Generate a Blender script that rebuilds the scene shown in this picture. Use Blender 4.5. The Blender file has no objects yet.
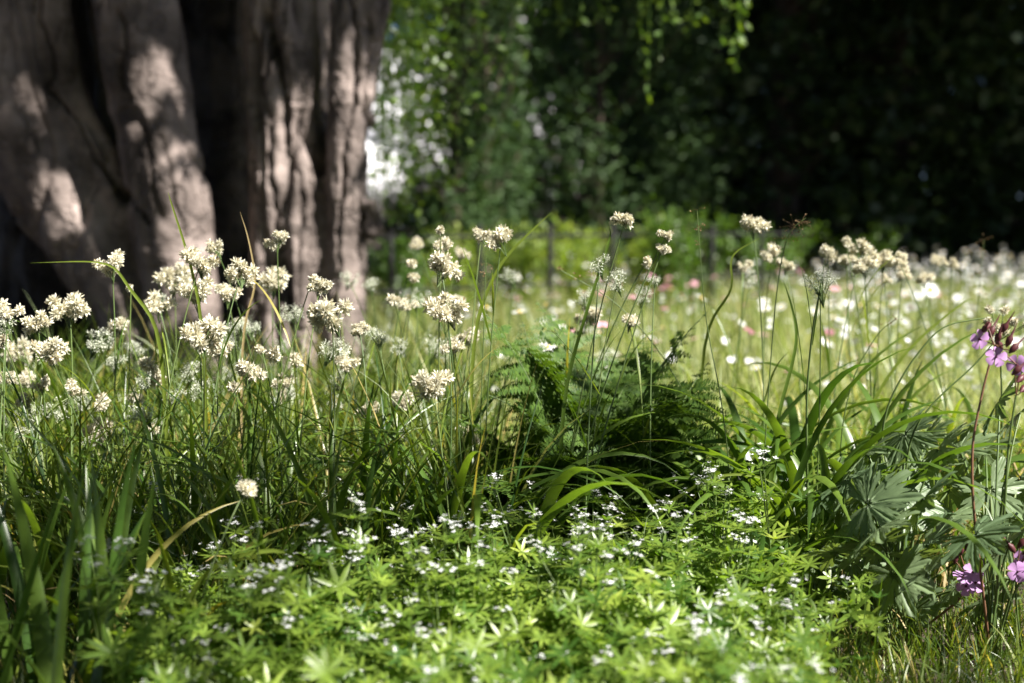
import bpy, math, random
import numpy as np
from mathutils import Vector, noise
PI = math.pi
R = math.radians
rng = np.random.default_rng(7)
random.seed(7)
SC = bpy.context.scene
COL = SC.collection

# ------------------------------------------------------------------ camera, sky, sun
CAM_H, PITCH, FPX = 0.62, R(4.7), 1422.0
cd = bpy.data.cameras.new('camera'); cam = bpy.data.objects.new('camera', cd); COL.objects.link(cam)
cam.location = (0, 0, CAM_H); cam.rotation_euler = (PI/2 - PITCH, 0, 0)
cd.lens = 50; cd.sensor_width = 36; cd.clip_start = 0.05; cd.clip_end = 2000
cd.dof.use_dof = True; cd.dof.focus_distance = 2.1; cd.dof.aperture_fstop = 3.0
SC.camera = cam
SUN_AZ, SUN_EL = R(120), R(48)          # azimuth from +Y towards +X
SUN = np.array([math.sin(SUN_AZ)*math.cos(SUN_EL), math.cos(SUN_AZ)*math.cos(SUN_EL), math.sin(SUN_EL)])
w = bpy.data.worlds.new('World'); SC.world = w; w.use_nodes = True
wn = w.node_tree; bg = wn.nodes['Background']
sky = wn.nodes.new('ShaderNodeTexSky'); sky.sky_type = 'NISHITA'; sky.sun_disc = False
sky.sun_elevation = SUN_EL; sky.sun_rotation = SUN_AZ
sky.air_density = .35; sky.dust_density = .4
wn.links.new(sky.outputs[0], bg.inputs[0]); bg.inputs[1].default_value = 0.05
sl = bpy.data.lights.new('sun', 'SUN'); so = bpy.data.objects.new('sun', sl); COL.objects.link(so)
sl.energy = 5.0; sl.angle = R(0.5); sl.color = (1.0, 0.95, 0.87)
so.rotation_euler = Vector(SUN).to_track_quat('Z', 'Y').to_euler(); so.location = (20, 8, 25)
SC.view_settings.view_transform = 'Standard'; SC.view_settings.look = 'None'
SC.view_settings.gamma = 1; SC.view_settings.exposure = 1.65
SC.cycles.max_bounces = 6; SC.cycles.diffuse_bounces = 2; SC.cycles.transmission_bounces = 4; SC.cycles.glossy_bounces = 2
SC.cycles.use_denoising = True
SC.cycles.sample_clamp_indirect = 4

F_ = np.array([0, math.cos(PITCH), -math.sin(PITCH)]); U_ = np.array([0, math.sin(PITCH), math.cos(PITCH)])
def at(px, py, D):
    """world point seen at that place of the photograph, D metres ahead"""
    d = F_ + (px-512)/FPX*np.array([1., 0, 0]) + (341.5-py)/FPX*U_
    return np.array([0, 0, CAM_H]) + d*(D/d[1])
def gx(px, D): return (px-512)/FPX*D/math.cos(PITCH)

# ------------------------------------------------------------------ materials
def nt(name):
    m = bpy.data.materials.new(name); m.use_nodes = True
    return m, m.node_tree, m.node_tree.nodes['Principled BSDF']
def leafmat(name, c1, c2, trans=0.4, rough=0.45, tcol=None, spec=0.5, stops=None):
    m, t, p = nt(name); N, L = t.nodes, t.links
    a = N.new('ShaderNodeAttribute'); a.attribute_name = 'var'
    r = N.new('ShaderNodeValToRGB'); L.new(a.outputs['Fac'], r.inputs[0])
    r.color_ramp.elements[0].color = (*c1, 1); r.color_ramp.elements[1].color = (*c2, 1)
    for pos, c in (stops or []):
        e = r.color_ramp.elements.new(pos); e.color = (*c, 1)
    nz = N.new('ShaderNodeTexNoise'); nz.inputs['Scale'].default_value = 90
    tc = N.new('ShaderNodeTexCoord'); L.new(tc.outputs['Object'], nz.inputs['Vector'])
    mx = N.new('ShaderNodeMix'); mx.data_type = 'RGBA'; mx.blend_type = 'MULTIPLY'
    mr = N.new('ShaderNodeMapRange'); mr.inputs['To Min'].default_value = 0.75; mr.inputs['To Max'].default_value = 1.25
    L.new(nz.outputs['Fac'], mr.inputs['Value'])
    mx.inputs['Factor'].default_value = 1; L.new(r.outputs[0], mx.inputs['A']); L.new(mr.outputs[0], mx.inputs['B'])
    L.new(mx.outputs['Result'], p.inputs['Base Color'])
    p.inputs['Roughness'].default_value = rough; p.inputs['Specular IOR Level'].default_value = spec
    if trans > 0:
        tr = N.new('ShaderNodeBsdfTranslucent'); h = N.new('ShaderNodeMix'); h.data_type = 'RGBA'; h.blend_type = 'MULTIPLY'
        h.inputs['Factor'].default_value = 1; h.inputs['B'].default_value = (*(tcol or (1.9, 1.9, .55)), 1)
        L.new(mx.outputs['Result'], h.inputs['A']); L.new(h.outputs['Result'], tr.inputs['Color'])
        ms = N.new('ShaderNodeMixShader'); ms.inputs[0].default_value = trans
        L.new(p.outputs[0], ms.inputs[1]); L.new(tr.outputs[0], ms.inputs[2])
        L.new(ms.outputs[0], N['Material Output'].inputs['Surface'])
    return m
def plain(name, c, rough=0.7, metal=0):
    m, t, p = nt(name); p.inputs['Base Color'].default_value = (*c, 1); p.inputs['Roughness'].default_value = rough
    p.inputs['Metallic'].default_value = metal
    nz = t.nodes.new('ShaderNodeTexNoise'); nz.inputs['Scale'].default_value = 60
    b = t.nodes.new('ShaderNodeBump'); b.inputs['Strength'].default_value = .25; b.inputs['Distance'].default_value = .004
    t.links.new(nz.outputs['Fac'], b.inputs['Height']); t.links.new(b.outputs[0], p.inputs['Normal'])
    return m
def barkmat(name, c1, c2, sc=1.0):
    m, t, p = nt(name); N, L = t.nodes, t.links
    tc = N.new('ShaderNodeTexCoord')
    mp = N.new('ShaderNodeMapping'); mp.inputs['Scale'].default_value = (1, 1, 3.2); L.new(tc.outputs['Object'], mp.inputs[0])
    n1 = N.new('ShaderNodeTexNoise'); n1.inputs['Scale'].default_value = 9*sc; n1.inputs['Detail'].default_value = 9; n1.inputs['Roughness'].default_value = .65
    L.new(mp.outputs[0], n1.inputs['Vector'])
    n2 = N.new('ShaderNodeTexNoise'); n2.inputs['Scale'].default_value = 4*sc; n2.inputs['Detail'].default_value = 6
    L.new(tc.outputs['Object'], n2.inputs['Vector'])
    mp3 = N.new('ShaderNodeMapping'); mp3.inputs['Scale'].default_value = (1, 1, .28); L.new(tc.outputs['Object'], mp3.inputs[0])
    n4 = N.new('ShaderNodeTexNoise'); n4.inputs['Scale'].default_value = 14; L.new(tc.outputs['Object'], n4.inputs['Vector'])
    ad = N.new('ShaderNodeMix'); ad.data_type = 'RGBA'; ad.blend_type = 'ADD'; ad.inputs['Factor'].default_value = .12
    L.new(mp3.outputs[0], ad.inputs['A']); L.new(n4.outputs['Color'], ad.inputs['B'])
    v = N.new('ShaderNodeTexVoronoi'); v.feature = 'DISTANCE_TO_EDGE'; v.inputs['Scale'].default_value = 8*sc
    L.new(ad.outputs['Result'], v.inputs['Vector'])
    cr = N.new('ShaderNodeMapRange'); cr.inputs['From Max'].default_value = .07; cr.inputs['To Min'].default_value = .15; L.new(v.outputs['Distance'], cr.inputs['Value'])
    r = N.new('ShaderNodeValToRGB'); r.color_ramp.elements[0].color = (*c1, 1); r.color_ramp.elements[1].color = (*c2, 1)
    r.color_ramp.elements[0].position = .35; r.color_ramp.elements[1].position = .62
    L.new(n2.outputs['Fac'], r.inputs[0])
    mx = N.new('ShaderNodeMix'); mx.data_type = 'RGBA'; mx.blend_type = 'MULTIPLY'; mx.inputs['Factor'].default_value = 1
    mr = N.new('ShaderNodeMapRange'); mr.inputs['From Min'].default_value = .3; mr.inputs['From Max'].default_value = .7
    mr.inputs['To Min'].default_value = .78; mr.inputs['To Max'].default_value = 1.12
    L.new(n1.outputs['Fac'], mr.inputs['Value']); L.new(r.outputs[0], mx.inputs['A']); L.new(mr.outputs[0], mx.inputs['B'])
    mc = N.new('ShaderNodeMix'); mc.data_type = 'RGBA'; mc.blend_type = 'MULTIPLY'; mc.inputs['Factor'].default_value = .3
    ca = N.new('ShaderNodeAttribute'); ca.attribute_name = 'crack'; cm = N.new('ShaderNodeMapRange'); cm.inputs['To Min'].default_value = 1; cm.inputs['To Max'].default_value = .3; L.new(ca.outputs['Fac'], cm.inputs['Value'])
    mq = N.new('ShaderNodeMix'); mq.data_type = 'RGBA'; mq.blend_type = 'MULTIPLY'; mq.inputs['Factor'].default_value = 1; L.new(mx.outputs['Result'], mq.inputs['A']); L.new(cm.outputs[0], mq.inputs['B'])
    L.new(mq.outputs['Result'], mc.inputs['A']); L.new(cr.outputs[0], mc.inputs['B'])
    L.new(mc.outputs['Result'], p.inputs['Base Color']); p.inputs['Roughness'].default_value = .75; p.inputs['Specular IOR Level'].default_value = .25
    b1 = N.new('ShaderNodeBump'); b1.inputs['Strength'].default_value = .45; b1.inputs['Distance'].default_value = .012; L.new(n1.outputs['Fac'], b1.inputs['Height'])
    b2 = N.new('ShaderNodeBump'); b2.inputs['Strength'].default_value = .7; b2.inputs['Distance'].default_value = .012
    L.new(cr.outputs[0], b2.inputs['Height']); L.new(b1.outputs[0], b2.inputs['Normal'])
    mp5 = N.new('ShaderNodeMapping'); mp5.inputs['Scale'].default_value = (1, 1, 3); L.new(tc.outputs['Object'], mp5.inputs[0])
    n5 = N.new('ShaderNodeTexNoise'); n5.inputs['Scale'].default_value = 38; n5.inputs['Detail'].default_value = 6; L.new(mp5.outputs[0], n5.inputs['Vector'])
    b5 = N.new('ShaderNodeBump'); b5.inputs['Strength'].default_value = .8; b5.inputs['Distance'].default_value = .007; L.new(n5.outputs['Fac'], b5.inputs['Height']); L.new(b2.outputs[0], b5.inputs['Normal']); L.new(b5.outputs[0], p.inputs['Normal'])
    return m
M = {}
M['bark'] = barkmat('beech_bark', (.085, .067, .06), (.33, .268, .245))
M['dbark'] = barkmat('dark_bark', (.06, .045, .035), (.12, .09, .07), 1.5)
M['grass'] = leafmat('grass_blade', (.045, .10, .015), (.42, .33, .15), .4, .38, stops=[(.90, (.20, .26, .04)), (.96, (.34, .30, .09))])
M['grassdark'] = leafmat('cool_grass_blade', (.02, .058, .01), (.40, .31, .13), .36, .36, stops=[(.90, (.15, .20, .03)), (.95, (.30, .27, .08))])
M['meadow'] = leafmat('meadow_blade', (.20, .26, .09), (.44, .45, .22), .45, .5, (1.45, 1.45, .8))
M['dry'] = leafmat('dry_blade', (.35, .24, .10), (.50, .40, .2), .35, .6, (1.2, 1.1, .8))
M['strap'] = leafmat('strap_leaf', (.04, .09, .015), (.12, .19, .03), .38, .33)
M['woodruff'] = leafmat('woodruff_leaf', (.055, .12, .02), (.27, .33, .06), .38, .36, (1.75, 1.9, .55), stops=[(.90, (.22, .30, .045))])
M['fern'] = leafmat('fern_leaflet', (.035, .08, .015), (.09, .15, .025), .3, .55, None, .25)
M['geran'] = leafmat('geranium_leaf', (.075, .13, .065), (.17, .23, .11), .28, .45)
M['stem'] = leafmat('green_stem', (.07, .12, .03), (.13, .18, .05), .1, .5)
M['redstem'] = leafmat('reddish_stem', (.16, .07, .045), (.18, .11, .05), .0, .5)
M['cream'] = leafmat('cream_floret', (.38, .30, .17), (.88, .86, .76), .35, .7, (1, .98, .85), .2, [(.10, (.64, .60, .45))])
M['greyfl'] = leafmat('greenish_floret', (.55, .58, .46), (.80, .82, .72), .35, .7, (1, 1, .85), .2)
M['white'] = leafmat('white_petal', (.74, .76, .78), (.88, .88, .88), .35, .6, (1, 1, 1), .3)
M['yellow'] = leafmat('yellow_floret', (.6, .4, .04), (.7, .5, .06), .1, .7)
M['purple'] = leafmat('mauve_petal', (.42, .20, .48), (.60, .36, .66), .35, .6, (1.1, .9, 1.1), .3)
M['pink'] = leafmat('pink_petal', (.62, .26, .36), (.75, .42, .5), .35, .6, (1.1, .9, 1.0), .3)
M['maroon'] = leafmat('maroon_calyx', (.05, .012, .015), (.13, .03, .035), .1, .5)
M['brown'] = leafmat('brown_seed', (.14, .08, .035), (.28, .19, .09), .1, .7)
M['forest'] = leafmat('forest_leaf', (.02, .042, .012), (.045, .08, .018), .2, .5)
M['midleaf'] = leafmat('shrub_leaf', (.05, .11, .02), (.10, .18, .03), .4, .45)
M['dull'] = leafmat('dull_tree_leaf', (.025, .055, .018), (.055, .10, .03), .2, .6, None, .25)
M['lime'] = leafmat('lime_leaf', (.12, .20, .035), (.26, .33, .06), .42, .45)
M['birch'] = leafmat('birch_leaf', (.05, .11, .018), (.12, .19, .03), .4, .4)
M['beechleaf'] = leafmat('beech_leaf', (.04, .08, .015), (.08, .13, .02), .3, .45)
M['iron'] = plain('black_iron', (.008, .008, .008), .9)
def soilmat():
    m, t, p = nt('soil'); N, L = t.nodes, t.links
    tc = N.new('ShaderNodeTexCoord'); n = N.new('ShaderNodeTexNoise'); n.inputs['Scale'].default_value = 25; n.inputs['Detail'].default_value = 10
    L.new(tc.outputs['Object'], n.inputs['Vector'])
    n2 = N.new('ShaderNodeTexNoise'); n2.inputs['Scale'].default_value = 1.2; L.new(tc.outputs['Object'], n2.inputs['Vector'])
    r = N.new('ShaderNodeValToRGB'); r.color_ramp.elements[0].color = (.025, .018, .012, 1); r.color_ramp.elements[1].color = (.11, .08, .055, 1)
    r.color_ramp.elements[0].position = .35; r.color_ramp.elements[1].position = .7
    L.new(n.outputs['Fac'], r.inputs[0])
    L.new(r.outputs[0], p.inputs['Base Color']); p.inputs['Roughness'].default_value = .95
    b = N.new('ShaderNodeBump'); b.inputs['Strength'].default_value = .9; b.inputs['Distance'].default_value = .02
    L.new(n.outputs['Fac'], b.inputs['Height']); L.new(b.outputs[0], p.inputs['Normal'])
    return m
M['soil'] = soilmat()

# ------------------------------------------------------------------ mesh helpers
class MB:
    def __init__(s): s.V, s.F, s.A, s.n = [], [], [], 0; s.MI = []
    def add(s, V, F, var=.5, mi=0):
        V = np.asarray(V, float).reshape(-1, 3); F = np.asarray(F, int)
        s.V.append(V); s.F.append(F + s.n); s.n += len(V)
        s.A.append(np.broadcast_to(np.asarray(var, float), (len(V),)).copy()); s.MI.append(np.full(len(F), mi, int))
        return s
    def build(s, name, mat, parent=None, smooth=True, kind=None):
        me = bpy.data.meshes.new(name)
        V = np.concatenate(s.V); me.vertices.add(len(V)); me.vertices.foreach_set('co', V.ravel().astype(np.float32))
        lens = np.concatenate([np.full(len(f), f.shape[1]) for f in s.F]); idx = np.concatenate([f.ravel() for f in s.F])
        me.loops.add(len(idx)); me.loops.foreach_set('vertex_index', idx.astype(np.int32))
        me.polygons.add(len(lens)); me.polygons.foreach_set('loop_start', np.concatenate([[0], np.cumsum(lens)[:-1]]).astype(np.int32))
        mats = mat if isinstance(mat, (list, tuple)) else [mat]
        for m in mats: me.materials.append(m)
        me.polygons.foreach_set('material_index', np.concatenate(s.MI).astype(np.int32))
        me.polygons.foreach_set('use_smooth', np.full(len(lens), smooth))
        a = me.attributes.new('var', 'FLOAT', 'POINT'); a.data.foreach_set('value', np.concatenate(s.A).astype(np.float32))
        me.update(calc_edges=True)
        o = bpy.data.objects.new(name, me); COL.objects.link(o)
        if parent is not None: o.parent = parent
        if kind: o['kind'] = kind
        return o
def tag(o, label=None, cat=None, group=None, kind=None):
    if label: o['label'] = label
    if cat: o['category'] = cat
    if group: o['group'] = group
    if kind: o['kind'] = kind
    return o
def thing(name, label, cat, loc=(0, 0, 0), group=None, rz=0, scale=1):
    o = bpy.data.objects.new(name, None); COL.objects.link(o); o.location = loc; o.rotation_euler = (0, 0, rz)
    o.scale = (scale,)*3; o.empty_display_size = .05
    return tag(o, label, cat, group)
def copy_tree(o, parent=None):
    c = o.copy(); COL.objects.link(c); c.parent = parent
    for ch in list(o.children): copy_tree(ch, c)
    return c
def share(name, me, parent, loc=(0, 0, 0), rot=(0, 0, 0), scale=1):
    o = bpy.data.objects.new(name, me); COL.objects.link(o); o.parent = parent; o.location = loc; o.rotation_euler = rot
    o.scale = (scale,)*3
    return o
def unit(v): return v/np.maximum(np.linalg.norm(v, axis=-1, keepdims=True), 1e-9)
def tube(path, rad, k=6):
    P = np.asarray(path, float); n = len(P); rad = np.broadcast_to(np.asarray(rad, float), (n,))
    T = unit(np.gradient(P, axis=0)); ref = np.array([0.31, .95, .1]) if abs(T[0, 2]) > .8 else np.array([0, 0, 1.])
    A = unit(np.cross(T, ref)); B = np.cross(T, A)
    th = np.linspace(0, 2*PI, k, endpoint=False)
    V = P[:, None] + rad[:, None, None]*(np.cos(th)[None, :, None]*A[:, None] + np.sin(th)[None, :, None]*B[:, None])
    i, j = np.meshgrid(np.arange(n-1), np.arange(k), indexing='ij'); j2 = (j+1) % k
    F = np.stack([i*k+j, i*k+j2, (i+1)*k+j2, (i+1)*k+j], -1).reshape(-1, 4)
    return V.reshape(-1, 3), F
def bez(a, b, c, n=10):
    t = np.linspace(0, 1, n)[:, None]; a, b, c = map(np.asarray, (a, b, c))
    return (1-t)**2*a + 2*t*(1-t)*b + t*t*c
def ribbons(base, az, lean, bend, length, width, seg=6, fold=0.0, twist=0.0, prof='blade', curl=1.3):
    """many leaf blades: angle from upright goes lean -> lean+bend along the blade"""
    base = np.asarray(base, float); n = len(base)
    f = lambda x: np.broadcast_to(np.asarray(x, float), (n,))
    az, lean, bend, length, width, twist = map(f, (az, lean, bend, length, width, twist))
    s = np.linspace(0, 1, seg+1)
    ph = lean[:, None] + bend[:, None]*s[None]**curl
    H = np.stack([np.cos(az), np.sin(az), np.zeros(n)], -1)
    T = np.sin(ph)[..., None]*H[:, None] + np.cos(ph)[..., None]*np.array([0, 0, 1.])
    st = (length/seg)[:, None, None]
    mid = (T[:, 1:]+T[:, :-1])/2*st
    P = base[:, None] + np.concatenate([np.zeros((n, 1, 3)), np.cumsum(mid, 1)], 1)
    S = np.stack([-np.sin(az), np.cos(az), np.zeros(n)], -1)[:, None] + 0*T
    Nn = np.cross(S, T)
    tw = (twist[:, None]*s[None])[..., None]
    S2 = np.cos(tw)*S + np.sin(tw)*Nn; N2 = np.cross(S2, T)
    if prof == 'blade': w_ = (.55+.45*np.minimum(1, s*4))*(1-np.clip((s-.35)/.65, 0, 1)**1.8)
    elif prof == 'leaf': w_ = np.sin(PI*np.clip(s, 0.02, .98)**.8)**.8
    else: w_ = np.ones_like(s)
    w_ = np.maximum(w_, .03)
    hw = (width[:, None]*w_[None]/2)[..., None]
    if fold:
        rows = np.stack([P-S2*hw+N2*hw*fold, P, P+S2*hw+N2*hw*fold], 2); k = 3
    else:
        rows = np.stack([P-S2*hw, P+S2*hw], 2); k = 2
    V = rows.reshape(-1, 3)
    b = (np.arange(n)*(seg+1)*k)[:, None, None]; i = np.arange(seg)[None, :, None]*k; j = np.arange(k-1)[None, None]
    F = np.stack([b+i+j, b+i+j+1, b+i+k+j+1, b+i+k+j], -1).reshape(-1, 4)
    return V, F, k*(seg+1)
def frames(d, roll):
    d = unit(d); n = len(d); ref = np.where(np.abs(d[:, 2:3]) > .9, np.array([[1., 0, 0]]), np.array([[0, 0, 1.]]))
    x = unit(np.cross(ref, d)); y = np.cross(d, x); c, s_ = np.cos(roll)[:, None], np.sin(roll)[:, None]
    return np.stack([x*c+y*s_, -x*s_+y*c, d], -1)      # columns: local x, y, z(=direction)
def inst(mb, pV, pF, Rm, loc, scale, var, mi=0):
    n = len(loc); V = np.einsum('nij,kj->nki', Rm, pV)*np.asarray(scale).reshape(-1, 1, 1) + loc[:, None]
    F = (pF[None] + (np.arange(n)*len(pV))[:, None, None]).reshape(-1, pF.shape[1])
    mb.add(V.reshape(-1, 3), F, np.repeat(np.broadcast_to(var, (n,)), len(pV)), mi)
def rsph(n, r=rng):
    v = r.normal(size=(n, 3)); return unit(v)
# a single leaf pointing to +Z, lying in XZ, 1 long
def leafproto(w=.5, seg=3, cup=.15):
    s = np.linspace(0, 1, seg+1); ww = w/2*np.sin(PI*np.clip(s, .03, .97)**.85)
    V = np.concatenate([[( -a, cup*a*1.2 + cup*(q*q), q), (0, cup*q*q, q), (a, cup*a*1.2+cup*q*q, q)] for a, q in zip(ww, s)]).reshape(-1, 3)
    F = [(i*3+j, i*3+j+1, i*3+4+j, i*3+3+j) for i in range(seg) for j in range(2)]
    return V, np.array(F)
LEAF = leafproto(.55, 3); LEAF1 = (np.array([[0, 0, 0], [.28, .04, .5], [0, .02, 1], [-.28, .04, .5]], float), np.array([[0, 1, 2, 3]]))
NLEAF = leafproto(.3, 3)

# ------------------------------------------------------------------ ground
def ground():
    xs = np.concatenate([np.linspace(-600, -12, 12), np.linspace(-11.5, 11.5, 120), np.linspace(12, 600, 12)])
    ys = np.concatenate([np.linspace(-600, -6, 10), np.linspace(-5.5, 20, 140), np.linspace(21, 700, 14)])
    X, Y = np.meshgrid(xs, ys)
    Z = np.array([noise.noise((x*.5, y*.5, 3))*.03 + noise.noise((x*3, y*3, 9))*.012 for x, y in zip(X.ravel(), Y.ravel())])
    far = np.hypot(X.ravel(), Y.ravel()-5); Z = np.where(far > 16, 0, Z)
    V = np.stack([X.ravel(), Y.ravel(), Z], -1); nx, ny = len(xs), len(ys)
    i, j = np.meshgrid(np.arange(ny-1), np.arange(nx-1), indexing='ij'); q = i*nx+j
    MB().add(V, np.stack([q, q+1, q+nx+1, q+nx], -1).reshape(-1, 4)).build('ground', M['soil'], kind='structure')
ground()

# where each woodrush head stands: px, py, width, distance, label, kind, lean
HEADS = [
 (8, 315, 24, 2.1, 'cream woodrush head cut by the left picture edge'), (38, 326, 22, 2.2, 'second woodrush head from the left edge, above a bigger pale one'),
 (70, 312, 30, 2.25, 'broad cream woodrush head against the black hollow at far left'), (47, 352, 27, 2.15, 'large loose woodrush head low at far left'), (4, 342, 14, 2.1, 'small woodrush head under the one cut by the left edge', 's'),
 (112, 269, 24, 2.3, 'cream woodrush head alone on the leftmost beech stem, long blade beside it'), (131, 289, 8, 2.3, 'tiny woodrush head below the lone one on the leftmost stem', 's'),
 (120, 330, 22, 2.5, 'soft cream woodrush head in front of the beech foot'), (97, 345, 27, 2.4, 'loose greenish woodrush head in the left patch', 'o'), (135, 352, 20, 2.6, 'greenish woodrush head right at the beech foot', 'o'),
 (175, 282, 28, 2.6, 'blurred woodrush head touching the tall cream cluster'), (200, 264, 27, 2.2, 'cream woodrush head at the top of the tall cluster before the second stem'), (217, 251, 16, 2.4, 'small round woodrush head crowning the tall cluster'),
 (198, 297, 28, 2.25, 'cream woodrush head in the middle of the tall cluster'), (204, 338, 34, 2.05, 'biggest bright white woodrush head, below the tall cluster'), (240, 277, 25, 2.2, 'cream woodrush head before the black gap between stems'),
 (228, 297, 21, 2.35, 'pale woodrush head low before the black gap'), (240, 328, 20, 2.4, 'loose woodrush head right of the biggest white one', 'o'), (230, 343, 20, 2.4, 'greenish woodrush head beside the biggest white one', 'o'),
 (8, 381, 14, 2.2, None), (43, 388, 16, 2.2, None), (72, 392, 20, 2.2, None), (25, 403, 14, 2.2, None), (52, 412, 22, 2.3, None, 'o'), (98, 407, 12, 2.2, None, 's'), (135, 400, 16, 2.3, None), (116, 365, 18, 2.4, None, 'o'),
 (190, 375, 24, 2.4, None, 'o'), (200, 393, 20, 2.3, None, 'o'), (235, 385, 13, 2.2, None, 's'), (20, 435, 14, 2.1, None, 'o'), (150, 430, 12, 2.2, None, 's'), (88, 445, 14, 2.2, None, 'o'),
 (277, 243, 18, 2.35, 'small oval woodrush head high on the pale beech stem'), (273, 284, 26, 2.6, 'blurred woodrush head against the pale beech stem'), (319, 290, 19, 2.2, 'cream woodrush head before the groove of the right stem'), (312, 280, 11, 2.2, 'tiny woodrush head just above another on the right stem', 's'),
 (295, 317, 24, 2.6, 'soft loose woodrush head on the pale stem', 'o'), (332, 317, 36, 2.1, 'large flat cream woodrush head before the right beech foot'), (350, 282, 20, 3.0, 'faint blurred woodrush head on the rightmost stem', 'o'), (371, 287, 18, 3.0, 'faint woodrush head at the right edge of the beech', 'o'),
 (394, 298, 14, 2.5, None, 's'), (408, 308, 18, 2.6, None), (442, 272, 31, 2.25, 'crisp flat woodrush head before the fence, right of the beech'), (447, 313, 35, 2.15, 'big domed woodrush head below the crisp flat one'),
 (413, 276, 12, 2.7, None, 's'), (412, 262, 11, 2.7, None, 's'), (443, 247, 16, 2.4, 'small round woodrush head above the crisp flat one'), (441, 231, 10, 2.3, 'tiny woodrush head above the fence rail', 's'), (481, 238, 18, 2.4, 'woodrush head with dangling tip over the fence rail'),
 (417, 246, 16, 3.2, None), (461, 258, 16, 3.0, None), (378, 340, 25, 2.3, 'loose woodrush head with brown bits at the right beech foot', 'o'), (398, 348, 18, 2.4, None, 'o'), (331, 353, 28, 2.3, 'greenish woodrush head under the large flat one', 'o'), (347, 367, 20, 2.3, None),
 (298, 362, 14, 2.3, None, 's'), (433, 387, 34, 2.1, 'low bushy woodrush head left of the fern'), (437, 351, 28, 2.7, 'hazy woodrush head between the domed one and the bushy one', 'o'), (250, 330, 20, 2.5, None, 'o'), (262, 350, 10, 2.2, None, 's'), (458, 303, 14, 2.8, None), (335, 405, 14, 2.5, None, 'o'), (290, 395, 16, 2.4, None, 'o'),
 (501, 244, 25, 2.25, 'cream woodrush head right of the second fence post'), (513, 279, 20, 2.8, 'blurred woodrush head under the one at the fence post', 'o'),
 (625, 222, 20, 2.2, 'highest woodrush head, on a long stem leaning right', 'c', -75), (666, 236, 14, 2.2, 'woodrush head at the tip of the rightmost leaning stem', 'c', -115), (662, 250, 15, 2.2, 'woodrush head just below the tip of the leaning stem', 'c', -110), (646, 262, 12, 2.3, None, 's', -95),
 (600, 268, 22, 2.2, 'open grey green woodrush head between leaning stems', 'o', -20), (617, 284, 24, 2.2, 'lower open grey green woodrush head between leaning stems', 'o', -30), (584, 301, 20, 2.5, 'blurred woodrush head above the fern tip', 'o'), (588, 320, 22, 2.6, 'hazy woodrush head resting on the fern tip'),
 (641, 298, 20, 2.6, 'soft woodrush head right of the open grey ones', 'o'), (655, 282, 13, 2.3, None, 'o'), (629, 323, 20, 2.3, 'cream woodrush head just above the fern hollow'), (605, 362, 28, 3.0, None, 'o'),
 (753, 230, 24, 2.5, 'woodrush head with two drooping tips right of the grass stalk'), (772, 258, 20, 2.8, 'blurred woodrush head below the drooping one'), (745, 267, 14, 2.9, None), (752, 281, 16, 2.9, None, 'o'), (785, 267, 17, 2.8, None),
 (828, 258, 19, 2.7, 'leftmost head of the curved white row above the strap clump'), (846, 245, 15, 2.7, 'small head topping the curved white row'), (862, 252, 21, 2.7, 'second big head of the curved white row'), (847, 262, 14, 2.8, None), (864, 269, 19, 2.6, None),
 (884, 263, 21, 2.7, 'third big head of the curved white row'), (899, 262, 15, 2.7, None), (902, 276, 16, 2.8, None), (925, 281, 17, 3.1, None), (938, 262, 12, 3.3, None), (951, 266, 14, 3.3, None), (884, 280, 13, 2.9, None), (820, 288, 34, 2.15, 'crisp open grey white woodrush head above the strap clump', 'o', 0),
 *[(int(x_), int(y_), s_, d_, None, k_) for x_, y_, s_, d_, k_ in zip(np.random.default_rng(55).uniform(-5, 480, 34), np.random.default_rng(56).uniform(300, 440, 34), np.random.default_rng(57).uniform(13, 26, 34), np.random.default_rng(58).uniform(2.1, 2.9, 34), 'cocsococcoocococoscocccoocsoococco')],
 (245, 491, 22, 1.75, 'lone low woodrush head on a bent stem above the woodruff', 'c', -50),
]

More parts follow.
